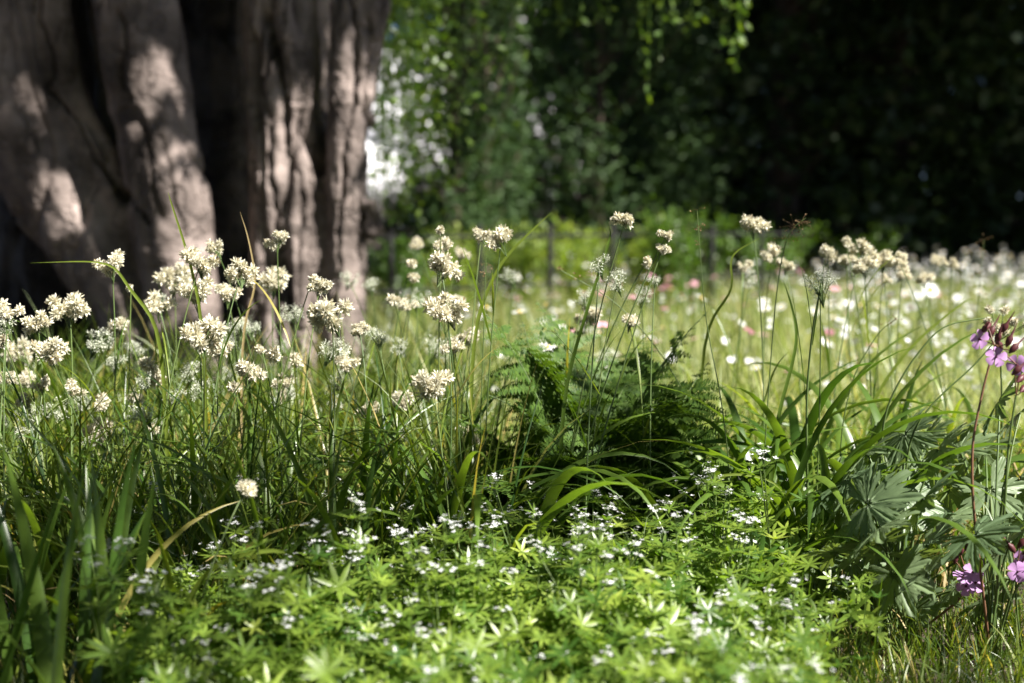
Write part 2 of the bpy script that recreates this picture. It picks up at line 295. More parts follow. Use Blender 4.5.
# ------------------------------------------------------------------ beech: fused stems, limbs, crown
TD = 4.8; PPM = FPX/TD
def beech():
    root = thing('beech_tree', 'massive old beech with several fused pinkish grey stems and dark hollows', 'tree', tuple(at(230, 407, TD+.3)*[1, 1, 0]))
    org = np.array(root.location)
    def st(pts):
        out = []
        for p in pts:
            px, py, r = p[:3]; dD = p[3] if len(p) > 3 else 0
            q = at(px, py, TD+dD+r/PPM); out.append((q - org, r/PPM))
        return out
    stems = [
     st([(-150, -1100, 62), (-60, -600, 60), (-28, -200, 58), (-14, 0, 52), (4, 80, 48), (36, 160, 46), (82, 235, 40), (122, 300, 32), (150, 360, 24), (172, 430, 32)]),
     st([(40, -1100, 40, .12), (30, -500, 34, .1), (46, -100, 22, .08), (53, 0, 18, .08), (64, 90, 19, .08), (100, 170, 24, .07), (137, 250, 27, .05), (165, 330, 30, .05), (185, 430, 38, .05)]),
     st([(120, -1100, 55), (105, -500, 52), (120, -150, 46, -.08), (133, 0, 42, -.1), (148, 100, 42, -.1), (167, 200, 41, -.1), (177, 280, 38, -.06), (186, 350, 40, -.03), (190, 440, 52)]),
     st([(330, -1100, 52), (300, -500, 46), (284, -150, 40), (279, 0, 37), (284, 100, 38), (289, 200, 39), (288, 300, 38), (290, 370, 44), (292, 440, 60)]),
     st([(480, -1100, 40), (430, -500, 36), (385, -150, 32), (362, 0, 29), (351, 90, 24), (347, 180, 22), (347, 260, 20), (344, 340, 24), (345, 440, 36)]),
     st([(330, 120, 20, .18), (326, 190, 22, .06), (322, 260, 22, .05), (320, 340, 26, .04), (320, 440, 40, .02)]),
     st([(215, -1100, 130, 1.2), (215, 0, 120, 1.2), (222, 250, 120, 1.2), (225, 440, 130, 1.2)]),  # this and the back stems below are added to close and darken the hollows
     st([(110, -1100, 40, .3), (122, 0, 38, .25), (148, 200, 38, .25), (165, 440, 42, .3)]), st([(100, -1100, 55, .6), (108, 0, 50, .6), (135, 200, 50, .6), (155, 440, 55, .6)]),
     st([(330, -1100, 40, .3), (298, 0, 34, .25), (300, 200, 34, .25), (300, 440, 42, .3)]), st([(330, -1100, 55, .6), (318, 0, 48, .6), (318, 200, 48, .6), (318, 440, 55, .6)]),
     st([(340, -1100, 42, .55), (325, 0, 40, .55), (325, 200, 40, .55), (325, 440, 45, .55)]), st([(340, -1100, 45, .9), (322, 0, 42, .9), (322, 200, 42, .9), (322, 440, 48, .9)]),
     st([(-75, -1100, 60, .1), (-75, 0, 60, .1), (-70, 200, 60, .15), (-60, 440, 70, .2)]),
     st([(85, -1100, 50, .7), (85, 0, 45, .6), (100, 200, 40, .5), (150, 440, 40, .4)]),
     st([(20, -1100, 120, 1.0), (15, 0, 120, 1.0), (40, 250, 120, 1.0), (40, 440, 130, 1.0)]),
     st([(330, -1100, 60, .5), (322, 0, 40, .5), (322, 250, 40, .45), (325, 440, 60, .3)]),
    ]
    mb = MB()
    for si, s in enumerate(stems):
        P = np.array([p for p, r in s]); rr = np.array([r for p, r in s]); n = len(P)
        t = np.linspace(0, n-1, n*10); k = np.arange(n)
        Q = np.stack([np.interp(t, k, P[:, a]) for a in range(3)], -1); q = np.interp(t, k, rr)
        for _ in range(6): Q[1:-1] = (Q[:-2]+Q[1:-1]*2+Q[2:])/4; q[1:-1] = (q[:-2]+q[1:-1]*2+q[2:])/4
        V, F = tube(Q, q, 28); V = V.reshape(len(Q), 28, 3); th = np.linspace(0, 2*PI, 28, endpoint=False)
        C = Q[:, None]; amp = 1 + .05*np.sin(3*th+si*2)[None] + .035*np.sin(5*th+si+np.linspace(0, 3, len(Q))[:, None]) + .03*np.sin(9*th[None]+2*si-np.linspace(0, 2, len(Q))[:, None])
        V = C + (V-C)*amp[..., None]; n0 = len(Q)*28
        V = V.reshape(-1, 3); mb.add(np.concatenate([V, Q[:1], Q[-1:]]), F)
        cap = [(n0, (j+1) % 28, j) for j in range(28)] + [(n0+1, n0-28+j, n0-28+(j+1) % 28) for j in range(28)]
        mb.F.append(np.array(cap)+mb.n-len(V)-2); mb.MI.append(np.zeros(len(cap), int))
    # burls on the right edge
    for (px, py, r, dD) in ((374, 216, 9, .05), (378, 226, 8, .07), (371, 232, 9, .04), (372, 120, 7, .06), (160, 145, 7, -.02), (372, 205, 7, .03)):
        c = at(px, py, TD+dD) - org; th, ph = np.meshgrid(np.linspace(0, 2*PI, 12, endpoint=False), np.linspace(0, PI, 8))
        V = np.stack([np.sin(ph)*np.cos(th), np.sin(ph)*np.sin(th), np.cos(ph)], -1).reshape(-1, 3)*r/PPM+c
        F = [(i*12+j, i*12+(j+1) % 12, (i+1)*12+(j+1) % 12, (i+1)*12+j) for i in range(7) for j in range(12)]
        mb.add(V, F)
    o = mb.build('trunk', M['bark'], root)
    md = o.modifiers.new('r', 'REMESH'); md.mode = 'VOXEL'; md.voxel_size = .0092; md.use_smooth_shade = True
    sm = o.modifiers.new('s', 'SMOOTH'); sm.iterations = 5; sm.factor = .5
    dg = bpy.context.evaluated_depsgraph_get(); me = bpy.data.meshes.new_from_object(o.evaluated_get(dg))
    o.modifiers.clear(); o.data = me
    n = len(me.vertices); co = np.empty(n*3, np.float32); me.vertices.foreach_get('co', co); co = co.reshape(-1, 3)
    no = np.empty(n*3, np.float32); me.vertices.foreach_get('normal', no); no = no.reshape(-1, 3)
    d = np.zeros(n); Wd = co+org-[0, 0, CAM_H]; fz = Wd@F_; PX = 512+FPX*Wd[:, 0]/fz; PY = 341.5-FPX*(Wd@U_)/fz
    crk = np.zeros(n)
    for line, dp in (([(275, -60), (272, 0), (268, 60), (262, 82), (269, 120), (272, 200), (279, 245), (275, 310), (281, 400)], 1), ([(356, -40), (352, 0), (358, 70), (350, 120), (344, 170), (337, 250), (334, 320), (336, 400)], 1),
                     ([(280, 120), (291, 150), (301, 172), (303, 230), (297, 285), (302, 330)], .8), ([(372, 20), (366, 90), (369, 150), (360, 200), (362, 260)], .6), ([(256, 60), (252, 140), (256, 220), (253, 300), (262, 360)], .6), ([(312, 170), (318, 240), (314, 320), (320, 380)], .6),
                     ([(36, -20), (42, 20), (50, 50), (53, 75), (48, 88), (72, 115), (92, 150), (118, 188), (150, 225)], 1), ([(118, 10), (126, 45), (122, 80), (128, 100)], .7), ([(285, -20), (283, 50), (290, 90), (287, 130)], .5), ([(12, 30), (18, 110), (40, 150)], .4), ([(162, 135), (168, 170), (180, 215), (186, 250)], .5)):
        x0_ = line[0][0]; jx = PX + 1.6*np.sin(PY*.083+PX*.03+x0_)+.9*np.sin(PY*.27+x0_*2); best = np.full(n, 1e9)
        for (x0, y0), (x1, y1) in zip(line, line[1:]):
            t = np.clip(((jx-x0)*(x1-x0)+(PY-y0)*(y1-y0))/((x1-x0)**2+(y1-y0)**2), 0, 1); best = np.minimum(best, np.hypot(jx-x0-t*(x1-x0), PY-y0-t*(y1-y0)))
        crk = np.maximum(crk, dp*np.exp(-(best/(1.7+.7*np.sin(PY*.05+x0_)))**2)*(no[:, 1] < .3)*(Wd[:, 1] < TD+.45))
    for i, (x, y, z) in enumerate(co):
        a = noise.noise((x*9, y*9, z*2.2)); b = noise.noise((x*6+5, y*6, z*13)); c = noise.noise((x*40, y*40, z*60))
        r = 1-abs(noise.noise((x*5+a*.5, y*5, z*1.1+7)))*2
        r2 = 1-abs(noise.noise((x*12+b*.6, y*12, z*2.1+3)))*2; e = noise.noise((x*5, y*5, z*34))
        d[i] = a*.012 + b*.006 + c*.0025 + e*.0035*(1 if x > .12 else .3) - max(0, r2-.86)*.05*(1 if x > .05 else .25) - max(0, r-.78)*.22*(1 if x > .12 else .4)
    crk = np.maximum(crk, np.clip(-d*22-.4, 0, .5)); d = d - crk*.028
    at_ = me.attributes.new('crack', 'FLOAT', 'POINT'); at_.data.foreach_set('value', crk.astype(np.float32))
    co = co + no*d[:, None]; me.vertices.foreach_set('co', co.ravel().astype(np.float32)); me.update()
    for p_ in me.polygons: p_.use_smooth = True
    # limbs + crown above the picture
    rg = np.random.default_rng(3); ends = []
    tops = [np.array(s[0][0]) for s in stems[:5]]
    for i in range(20):
        a = tops[i % 5]; az = rg.uniform(-1.9, 1.6)
        L = rg.uniform(2.0, 5.2); e = a + np.array([math.cos(az)*L, math.sin(az)*L, rg.uniform(-.3, 2.6)]); m_ = (a+e)/2+[0, 0, rg.uniform(.2, .9)]
        P = bez(a-[0, 0, .15], m_, e, 12); V, F = tube(P, np.linspace(.12, .02, 12), 8); MB().add(V, F).build('limb', M['bark'], root); ends.append(P)
    # (limbs reach out on all sides, also over the viewer to carry the added leaves)
    for i in range(12):
        a = tops[i % 5]; az = rg.uniform(-3.6, -1.0); L = rg.uniform(5, 9.5); e = a + np.array([math.cos(az)*L, math.sin(az)*L, rg.uniform(-.2, 1.6)]); m_ = (a+e)/2+[0, 0, 1.3]
        P = bez(a-[0, 0, .15], m_, e, 14); V, F = tube(P, np.linspace(.13, .02, 14), 8); MB().add(V, F).build('limb', M['bark'], root)
    # leaf sprays: points around the limbs and in a broad vault, thickened and cut open along sun rays to shape the dapples
    C = []
    for P in ends:
        for q in P[4:]: C.append(q[None] + rg.normal(size=(16, 3))*[.5, .5, .3])
    C = np.concatenate(C)
    ex = np.stack([rg.uniform(-5, 6, 1500), rg.uniform(-3.5, 4, 1500), rg.uniform(3.2, 5.6, 1500)], -1); C = np.concatenate([C, ex])
    sky_block = np.concatenate([np.stack([rg.uniform(-8, 7, 2600), rg.uniform(-8, -1.9, 2600), rg.uniform(3.3, 5.6, 2600)], -1),      # unseen leaves added over and behind the viewer to block sky light
                           np.stack([rg.uniform(-8, -1.6, 1500), rg.uniform(-1.5, 8, 1500), rg.uniform(3.2, 5.6, 1500)], -1)]) - org*[1, 1, 0]  # likewise added out of view on the left
    tp = np.array([at(rg.uniform(-60, 420), rg.uniform(-150, 420), TD+.1) for _ in range(330)]); tp = tp + SUN*rg.uniform(3.9, 6.4, (330, 1)) - org  # extra sprays set towards the sun to shade the trunk
    def over(px0, px1, py0, py1, D0, D1, n): return np.array([at(rg.uniform(px0, px1), rg.uniform(py0, py1), rg.uniform(D0, D1)) for _ in range(n)]) + SUN*rg.uniform(3.6, 6, (n, 1)) - org
    tp = np.concatenate([tp, over(490, 690, 370, 520, 2.1, 2.5, 9), over(840, 1090, 620, 700, 1.7, 1.85, 3), over(-60, 120, 560, 700, 1.4, 1.7, 6), over(-40, 420, 420, 520, 1.8, 2.5, 40)]); NT = len(tp)  # more sprays put in to shade fern, lawn and left bed
    C = np.concatenate([C, tp])
    pts = (C[:, None] + rg.normal(size=(len(C), 26, 3))*[.16, .16, .07]).reshape(-1, 3)
    ntp = NT*26; low = pts[:, 2] > 2.7; low[-ntp:] = True; pts = pts[low]
    W = pts + org
    # where does the shade of each leaf land: ground plane z=.3 and trunk front
    def shade_xy(z): t = (W[:, 2]-z)/SUN[2]; return W - SUN*t[:, None]
    g = shade_xy(.25); keep = np.ones(len(W), bool); prob = np.ones(len(W))
    X, Y = g[:, 0], g[:, 1]
    pxg = 512 + X/np.maximum(Y, .5)*FPX
    prob = np.where((Y > 0) & (pxg > 380), .10, 1.)                 # open to the right: sun reaches the bed
    prob = np.where((Y > 5.2) & (X > -.6), 0.0, prob)               # meadow in full sun
    prob = np.where((Y > 1.0) & (Y < 2.15) & (X > -.42) & (X < .62), .03, prob)   # woodruff in sun
    prob = np.where((Y > 2.2) & (Y < 2.75) & (X > -.08) & (X < .34), .75, prob)   # fern dappled
    prob = np.where((Y > 2.9) & (Y < 5.2) & (X > .1), .0, prob)
    lo = np.array([noise.noise((x*5.5, y*5.5, 1)) for x, y in zip(X, Y)])
    prob = np.where((pxg < 380) & (Y < 4.3), np.where((Y < 2.1) & (pxg > 130), .04, np.where(lo > .05, .75, .03)), prob)
    prob[len(pts)-ntp:] = 1; keep &= rg.random(len(W)) < prob
    lit = [(36, 72, 12), (62, 75, 9), (68, 90, 8), (62, 182, 20), (75, 200, 17), (95, 205, 10), (112, 228, 12), (135, 270, 16), (148, 300, 16), (160, 340, 14),
           (142, 80, 9), (152, 62, 7), (145, 120, 13), (165, 100, 9), (165, 130, 8), (178, 160, 9), (190, 190, 12), (200, 215, 12), (205, 235, 9),
           (262, 140, 14), (275, 165, 20), (262, 190, 16), (290, 200, 20), (275, 240, 25), (300, 270, 25), (285, 320, 26), (290, 360, 24), (330, 150, 12),
           (345, 60, 11), (350, 95, 14), (340, 130, 14), (365, 100, 12), (362, 150, 12), (360, 200, 14), (358, 250, 16), (355, 300, 18), (350, 350, 18), (355, 30, 9), (270, 65, 9), (255, 170, 16), (262, 215, 16), (300, 235, 18), (268, 270, 18), (280, 130, 16), (285, 170, 16), (278, 205, 20), (290, 300, 24), (258, 250, 16), (352, 130, 14), (345, 230, 14), (315, 300, 16), (272, 320, 20), (305, 345, 20), (270, 370, 20), (365, 70, 10), (368, 180, 10), (368, 280, 12), (195, 170, 8), (208, 250, 10), (150, 95, 9)]
    for (px, py, r) in lit:
        c = at(px, py, TD); v = W-c; t = v@SUN; dd = np.linalg.norm(v-t[:, None]*SUN, axis=1)
        keep &= ~((dd < r/PPM*1.55) & (t > 0))
    for px, py, D, rr in ((880, 500, 1.95, .16), (930, 470, 2.1, .14), (850, 540, 1.95, .12), (980, 540, 1.95, .12), (905, 570, 1.9, .10), (800, 430, 2.35, .14), (990, 370, 1.9, .10), (620, 400, 2.3, .07), (540, 380, 2.3, .07)):
        v = W-at(px, py, D); t = v@SUN; keep &= ~((np.linalg.norm(v-t[:, None]*SUN, axis=1) < rr) & (t > 0))
    for i, h in enumerate(HEADS):            # light falls through the leaves onto most flower heads
        if len(h) > 5 and h[5] == 'o' and i % 3: continue
        v = W-at(h[0], h[1], h[3]); t = v@SUN; dd = np.linalg.norm(v-t[:, None]*SUN, axis=1); keep &= ~((dd < .075) & (t > 0))
    pts = np.concatenate([pts[keep], (sky_block[:, None]+rg.normal(size=(len(sky_block), 20, 3))*[.2, .2, .08]).reshape(-1, 3)]); n = len(pts); print('crown leaves', n)
    mb = MB(); d = rsph(n, rg)*[1, 1, .45]
    inst(mb, *LEAF1, frames(d, rg.uniform(0, 2*PI, n)), pts, np.where(np.arange(n) < n-len(sky_block)*20, rg.uniform(.06, .1, n), rg.uniform(.11, .17, n)), rg.random(n)); mb.build('crown', M['beechleaf'], root)
beech()

# ------------------------------------------------------------------ birch with hanging twigs behind the beech
def birch():
    base = np.array([gx(300, 7.2), 7.2, 0]); root = thing('birch_tree', 'weeping birch behind the beech with bright leafy twigs hanging to its right', 'tree', tuple(base))
    rg = np.random.default_rng(11)
    P = bez((0, 0, 0), (.1, 0, 2), (.3, 0, 4.4), 14); V, F = tube(P, np.linspace(.13, .07, 14), 10); MB().add(V, F).build('trunk', M['dbark'], root)
    for e in ((1.2, -1.0, 3.4), (2.2, -1.5, 3.3), (.8, .5, 3.8), (3.0, -.6, 3.5), (.3, -1.4, 3.4)):
        Q = bez((.25, 0, 3.2), (.6*e[0], .6*e[1], 4.4), e, 10); V, F = tube(Q, np.linspace(.05, .012, 10), 6); MB().add(V, F).build('branch', M['dbark'], root)
    n = 5200; c = rg.normal(size=(n, 3))*[1.1, 1.0, .35] + [1.0, -.2, 4.1]; c = c[c[:, 2] > 3.1]; n = len(c)
    mb = MB(); inst(mb, *LEAF1, frames(rsph(n, rg), rg.uniform(0, 6, n)), c, .07, rg.random(n)); mb.build('crown', M['birch'], root)
    tw = []
    for i in range(84):
        px = 378 + abs(rg.normal())*32; D = rg.uniform(5.6, 8); low = rg.uniform(60, 235) if px < 391 else (rg.uniform(0, 105) if i % 8 < 4 else rg.uniform(120, 225)) if px < 434 else rg.uniform(-20, 165 - (px-434)*1.1)
        tw.append((px, D, low))
    tw += [(645, 5.6, 112), (655, 5.6, 60), (737, 5.4, 72), (728, 5.5, 35), (520, 5.8, 28), (560, 5.8, 30), (590, 5.7, 22), (668, 5.7, 20), (508, 5.8, 12), (600, 5.7, 6), (476, 5.6, 120), (690, 5.6, 32), (702, 5.7, 20), (716, 5.5, 48), (748, 5.6, 26), (612, 5.7, 18), (638, 5.6, 62), (575, 5.6, 22), (740, 5.5, 50), (455, 5.7, 150), (485, 5.9, 60)]
    for (px, D, low) in tw:
        a = at(px + rg.uniform(-20, 20), -330, D); b = at(px + rg.uniform(-6, 6), low, D)
        m_ = (a*.35+b*.65)+[rg.normal()*.05, 0, 0]
        if px > 600: m_ = (a+b)/2+[.03, 0, 0]
        P = bez(a, m_, b, 30) - base; mb = MB(); V, F = tube(P, np.linspace(.004, .0012, 30), 4); mb.add(V, F, .2)
        L = np.linalg.norm(b-a); k = int(L/.028); t = np.sort(rg.uniform(0.02, 1, k)); q = np.stack([np.interp(t, np.linspace(0, 1, 30), P[:, j]) for j in range(3)], -1)
        d = np.stack([rg.normal(size=k), rg.normal(size=k), -np.abs(rg.normal(size=k))*.9-.2], -1)
        q2 = q + unit(d)*.008
        if px < 480 : q2 = q2 + rg.normal(size=(k, 3))*[.11, .11, .06]
        inst(mb, *LEAF, frames(d, rg.uniform(0, 6, k)), q2, rg.uniform(.025, .045, k), rg.random(k)); mb.build('hanging_twig', M['birch'], root)
birch()

# ------------------------------------------------------------------ added clouds low over the horizon that turn the sky gap white
def added_cloud():
    rg = np.random.default_rng(91); mb = MB(); th, ph = np.meshgrid(np.linspace(0, 2*PI, 18, endpoint=False), np.linspace(0, PI, 12)); S = np.stack([np.sin(ph)*np.cos(th), np.sin(ph)*np.sin(th), np.cos(ph)], -1).reshape(-1, 3)
    F = np.array([(i*18+j, i*18+(j+1) % 18, (i+1)*18+(j+1) % 18, (i+1)*18+j) for i in range(11) for j in range(18)])
    for k in range(46):
        r = rg.uniform(7, 15); V = S*r*[1.3, 1, .9]*(1+.08*np.sin(S[:, :1]*9+k)*np.cos(S[:, 2:]*11+k)) + [rg.uniform(-52, 6), 420+rg.uniform(-12, 12), rg.uniform(12, 52)]; mb.add(V, F)
    m, t, p = nt('added_cloud_white'); p.inputs['Base Color'].default_value = (.9, .9, .92, 1); p.inputs['Roughness'].default_value = 1
    mb.build('added_cloud', m, kind='structure')
added_cloud()

# ------------------------------------------------------------------ dark wood behind
def forest_mesh(seed, rad, h, n, leaf, z0=.1, feather=False):
    rg = np.random.default_rng(seed); ncl = 150
    u = rg.random(ncl); zz = z0 + (h-z0)*u; rr = rad*(.55+.6*np.sin(PI*np.clip(u*.95+.05, 0, 1))**.6)*np.sqrt(rg.uniform(.25, 1, ncl)); th = rg.uniform(0, 2*PI, ncl)
    c = np.stack([rr*np.cos(th), rr*np.sin(th), zz], -1)
    k = n//ncl; off = rg.normal(size=(ncl, k, 3))*[.32*rad/2.4, .32*rad/2.4, .2]; pts = (c[:, None]+off).reshape(-1, 3); pts = pts[pts[:, 2] > .05]
    n = len(pts); d = rsph(n, rg)*[1, 1, .6] + [0, 0, -.3]
    mb = MB(); inst(mb, *(NLEAF if feather else LEAF1), frames(d, rg.uniform(0, 6, n)), pts, rg.uniform(.7, 1.3, n)*leaf, rg.random(n))
    return mb, c
def wood():
    rg = np.random.default_rng(5); protos = []
    for i in range(3):
        mb, c = forest_mesh(20+i, 2.3, 9.5, 16000, .15); r = thing('forest_tree', 'x', 'tree', (0, 0, 0), 'dark trees of the wood')
        V, F = tube(bez((0, 0, 0), (.15, .1, 4), (0, 0, 9), 12), np.linspace(.2, .05, 12), 10); mb2 = MB(); mb2.add(V, F)
        for q in c[::5]:
            z = max(.5, q[2]-.8); V, F = tube(bez((0.05, 0, z), (q[0]*.5, q[1]*.5, z+.3), q, 6), np.linspace(.05, .012, 6), 5); mb2.add(V, F)
        mb2.build('trunk', M['dbark'], r); mb.build('crown', M['forest'], r); protos.append(r)
    spots = [(-9.5, 17, 0), (-6.0, 15.5, 1), (2.9, 15.4, 2), (4.4, 16.2, 0), (6.4, 15.2, 1), (9.2, 16.4, 2), (12.5, 15.5, 0), (2.5, 19.5, 1), (3.2, 20.5, 0), (5.0, 19.8, 2), (8.1, 20.5, 1), (11.3, 20, 0), (14.6, 19.5, 2),
             (3.2, 24.5, 1), (6.9, 25, 0), (10.6, 24.5, 2), (14.5, 25, 1), (-8.3, 21, 2), (-5.1, 20.5, 0), (1.4, 25.5, 0), (3.5, 30, 2), (7, 31, 1), (11, 30, 0), (15, 31, 2), (18, 27, 1), (1.2, 33, 1), (5, 35, 0), (9.5, 36, 2), (13.5, 36, 1), (19, 36, 0), (-8, 30, 1), (-12, 26, 2)]
    labs = {2: 'dark green tree at the left end of the wood, right of the sky gap', 3: 'second dark tree of the wood from the sky gap, above the brightest shrubs',
            4: 'dark broad tree in the middle of the wood behind the meadow', 5: 'nearly black tree of the wood behind the white flower patch', 6: 'dark tree of the wood at the right edge of the picture'}
    used = set()
    for i, (x, y, k) in enumerate(spots):
        o = protos[k] if k not in used else copy_tree(protos[k]); used.add(k)
        o.location = (x, y, 0); o.rotation_euler = (0, 0, rg.uniform(0, 6)); s = rg.uniform(.9, 1.15); o.scale = (s, s, s)
        o['label'] = labs.get(i, 'dark leafy tree deep in the shaded wood behind the front trees')
    # trees added at the meadow's far edge, their out of view crowns shade the wood
    mb, _ = forest_mesh(33, 2.6, 7.5, 15000, .17); V = np.concatenate(mb.V); r = thing('added_shade_tree', 'x', 'tree', (0, 0, 0), 'added shade trees at the edge of the wood')
    mb.V = [V*[1.15, 1.0, .62]+[0, -1.4, 3.9]]; mb.n = len(V); mb.F = [np.concatenate(mb.F)]; mb.A = [np.concatenate(mb.A)]; mb.MI = [np.concatenate(mb.MI)]
    m2 = MB(); V, F = tube(bez((0, 2.2, 0), (.1, 2.1, 3.5), (0, -.8, 6.5), 12), np.linspace(.19, .06, 12), 10); m2.add(V, F)
    for a in range(7): V, F = tube(bez((0, .9, 4.0+a*.3), (math.cos(a*2)*.8, -1+math.sin(a*2)*.6, 4.6), (math.cos(a*2)*1.9, -1.4+math.sin(a*2)*1.7, 5.6), 8), np.linspace(.06, .015, 8), 5); m2.add(V, F)
    m2.build('trunk', M['dbark'], r); mb.build('crown', M['forest'], r)
    for i, (x, y, lab) in enumerate([(.3, 13.4, 'added tree whose unseen crown shades the feathery trees'), (3.0, 14.3, 'added tree whose unseen crown shades the wood behind the middle of the meadow'), (6.6, 14.0, 'added tree whose unseen crown shades the wood behind the white flower drift'), (10.2, 14.2, 'added tree whose unseen crown shades the right end of the dark wood'),
                                   (13.6, 13.4, 'unseen shade tree added beyond the right end'), (16.5, 12.4, 'unseen shade tree added beyond the right end')]):
        o = r if i == 0 else copy_tree(r); o.location = (x, y, 0); o.rotation_euler = (0, 0, rg.normal()*.3); o['label'] = lab
    for i, (x, y) in enumerate([(-7, -7), (-2.5, -8), (2, -8), (-5, -12), (0, -12), (5, -12.5)]):  # trees added out of view behind the viewer to cut sky light
        o = copy_tree(protos[i % 3]); o.location = (x, y, 0); o['label'] = 'unseen leafy tree added behind the viewer to block sky light'
    # lighter leafy trees just in front of the wood
    for i, (x, y, h, rad, lab) in enumerate([(.75, 12.6, 3.4, .95, 'mid green small tree with feathery foliage behind the low fence'),
                                             (-.85, 13.5, .75, .45, 'small leafy bush tree under the bright sky gap beside the beech'), (-.36, 13.2, 3.4, .42, 'slender leafy tree between the sky gap and the feathery tree'),
                                             (-1.08, 8.8, 3.0, .62, 'leafy tree filling the space between birch twigs and beech edge'), (-.40, 9.5, 3.0, .27, 'thin leafy tree closing the right side of the sky gap'), (-.22, 10.6, 3.2, .34, 'narrow leafy tree right of the sky gap behind the birch twigs'), (-3.9, 12.5, 4.5, 1.3, 'leafy tree hidden in shade behind the left beech stems')]):
        r = thing('small_tree', lab, 'tree', (x, y, 0)); mb, c = forest_mesh(40+i, rad, h, 5000 if rad < .7 else 14000, .07, z0=1.75 if y == 8.8 else .1, feather=True); mb.build('crown', M['dull'], r)
        m2 = MB(); V, F = tube(bez((0, 0, 0), (.05, 0, 1), (0, 0, h*.9), 8), np.linspace(.05, .015, 8), 8); m2.add(V, F)
        for q in c[::6]: V, F = tube(bez((0, 0, q[2]*.6), (q[0]*.5, q[1]*.5, q[2]*.7), q, 6), np.linspace(.018, .005, 6), 4); m2.add(V, F)
        m2.build('trunk', M['dbark'], r)
wood()

# ------------------------------------------------------------------ shrubs and low iron fence
def shrub(x, y, h, rad, mat, lab, seed, leaf=.035, n=1500):
    rg = np.random.default_rng(seed); r = thing('shrub', lab, 'shrub', (x, y, 0)); ns = 14; mb = MB(); st = MB()
    for i in range(ns):
        az = rg.uniform(0, 2*PI); e = np.array([math.cos(az)*rad*rg.uniform(.2, 1), math.sin(az)*rad*rg.uniform(.2, 1), h*rg.uniform(.65, 1)])
        P = bez((0, 0, 0), (e[0]*.4, e[1]*.4, e[2]*.6), e, 12); V, F = tube(P, np.linspace(.006, .0015, 12), 4); st.add(V, F)
        k = n//ns; t = rg.uniform(.12, 1, k); q = np.stack([np.interp(t, np.linspace(0, 1, 12), P[:, j]) for j in range(3)], -1)
        d = rsph(k, rg)+[0, 0, .3]; inst(mb, *LEAF, frames(d, rg.uniform(0, 6, k)), q+unit(d)*rg.uniform(.005, .07, (k, 1)), rg.uniform(.7, 1.2, k)*leaf, rg.random(k))
    st.build('stem', M['dbark'], r); mb.build('foliage', M[mat], r)
for i, a in enumerate([
    (455, 8.6, .60, .30, 'lime', 'sunlit yellow green shrub behind the fence just right of the beech'),
    (520, 9.2, .62, .35, 'lime', 'sunlit lime shrub behind the fence left of centre'),
    (585, 8.8, .64, .34, 'lime', 'bright lime shrub behind the fence above the fern'),
    (645, 9.4, .68, .36, 'lime', 'bright yellow green shrub behind the fence below the hanging twigs'),
    (700, 9.0, .72, .30, 'midleaf', 'mid green shrub standing above the fence right of the lime shrubs'),
    (672, 8.2, .74, .16, 'midleaf', 'slim upright green plant rising over the fence rail'),
    (770, 11, .66, .45, 'midleaf', 'dull green shrub in front of the black wood'),
    (865, 12, .60, .5, 'midleaf', 'low dull green shrub at the far edge of the meadow'),
    (405, 7.6, .55, .25, 'midleaf', 'leafy green shrub close to the right foot of the beech')]):
    px, D, h, rad, mat, lab = a; shrub(gx(px, D), D, h, rad, mat, lab, 60+i)
def fence():
    a = np.array([gx(350, 6.6), 6.6, 0]); b = np.array([gx(800, 9.5), 9.5, 0]); r = thing('iron_fence', 'low black iron fence with two rails across the meadow behind the flowers', 'fence', tuple(a))
    v = b-a
    for z, rd in ((.56, .009), (.30, .008)):
        V, F = tube(np.linspace([0, 0, z], v+[0, 0, z], 30), rd, 6); MB().add(V, F).build('rail', M['iron'], r)
    for px in (392, 480, 550, 612, 665, 711, 760):
        # intersection of the fence line with that bearing
        k = (px-512)/FPX/math.cos(PITCH); t = (k*a[1]-a[0])/(v[0]-k*v[1]); p = v*t
        V, F = tube([p, p+[0, 0, .3], p+[0, 0, .61], p+[0, 0, .625]], [.015, .015, .015, .006], 8); MB().add(V, F).build('post', M['iron'], r)
fence()

# ------------------------------------------------------------------ grass (stuff)
def grass(name, xs, ys, h, wd, mat, seg=5, lean=.25, bend=(.2, 1.4), seed=1, fold=0, dry=None, curl=1.3):
    rg = np.random.default_rng(seed); n = len(xs); f = lambda q: rg.uniform(q[0], q[1], n)
    b = np.stack([xs, ys, np.full(n, -.01)], -1)
    V, F, k = ribbons(b, rg.uniform(0, 2*PI, n), np.abs(rg.normal(size=n))*lean, f(bend), f(h), f(wd), seg, fold, rg.normal(size=n)*.9, curl=curl)
    return tag(MB().add(V, F, np.repeat(rg.random(n), k)).build(name, mat), kind='stuff')
def fan(n, px0, px1, D0, D1, seed, pw=1.0):
    rg = np.random.default_rng(seed); D = D0+(D1-D0)*rg.random(n)**pw; px = rg.uniform(px0, px1, n); return gx(px, D), D
def clumped(n, px0, px1, D0, D1, seed, cl=60, sp=.05):
    x, y = fan(cl, px0, px1, D0, D1, seed); rg = np.random.default_rng(seed+1); i = rg.integers(0, cl, n); return x[i]+rg.normal(size=n)*sp, y[i]+rg.normal(size=n)*sp
LAB = {}
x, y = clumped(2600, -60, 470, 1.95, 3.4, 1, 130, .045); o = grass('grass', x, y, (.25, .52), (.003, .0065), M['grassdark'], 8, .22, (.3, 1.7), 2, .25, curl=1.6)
o['label'] = 'dense arching green blades of the woodrush patch left of the fern'; o['category'] = 'grass'
x, y = clumped(900, -60, 420, 3.3, 4.5, 5, 60, .08); o = grass('grass', x, y, (.2, .42), (.004, .008), M['grassdark'], 6, .3, (.3, 1.5), 6, 0)
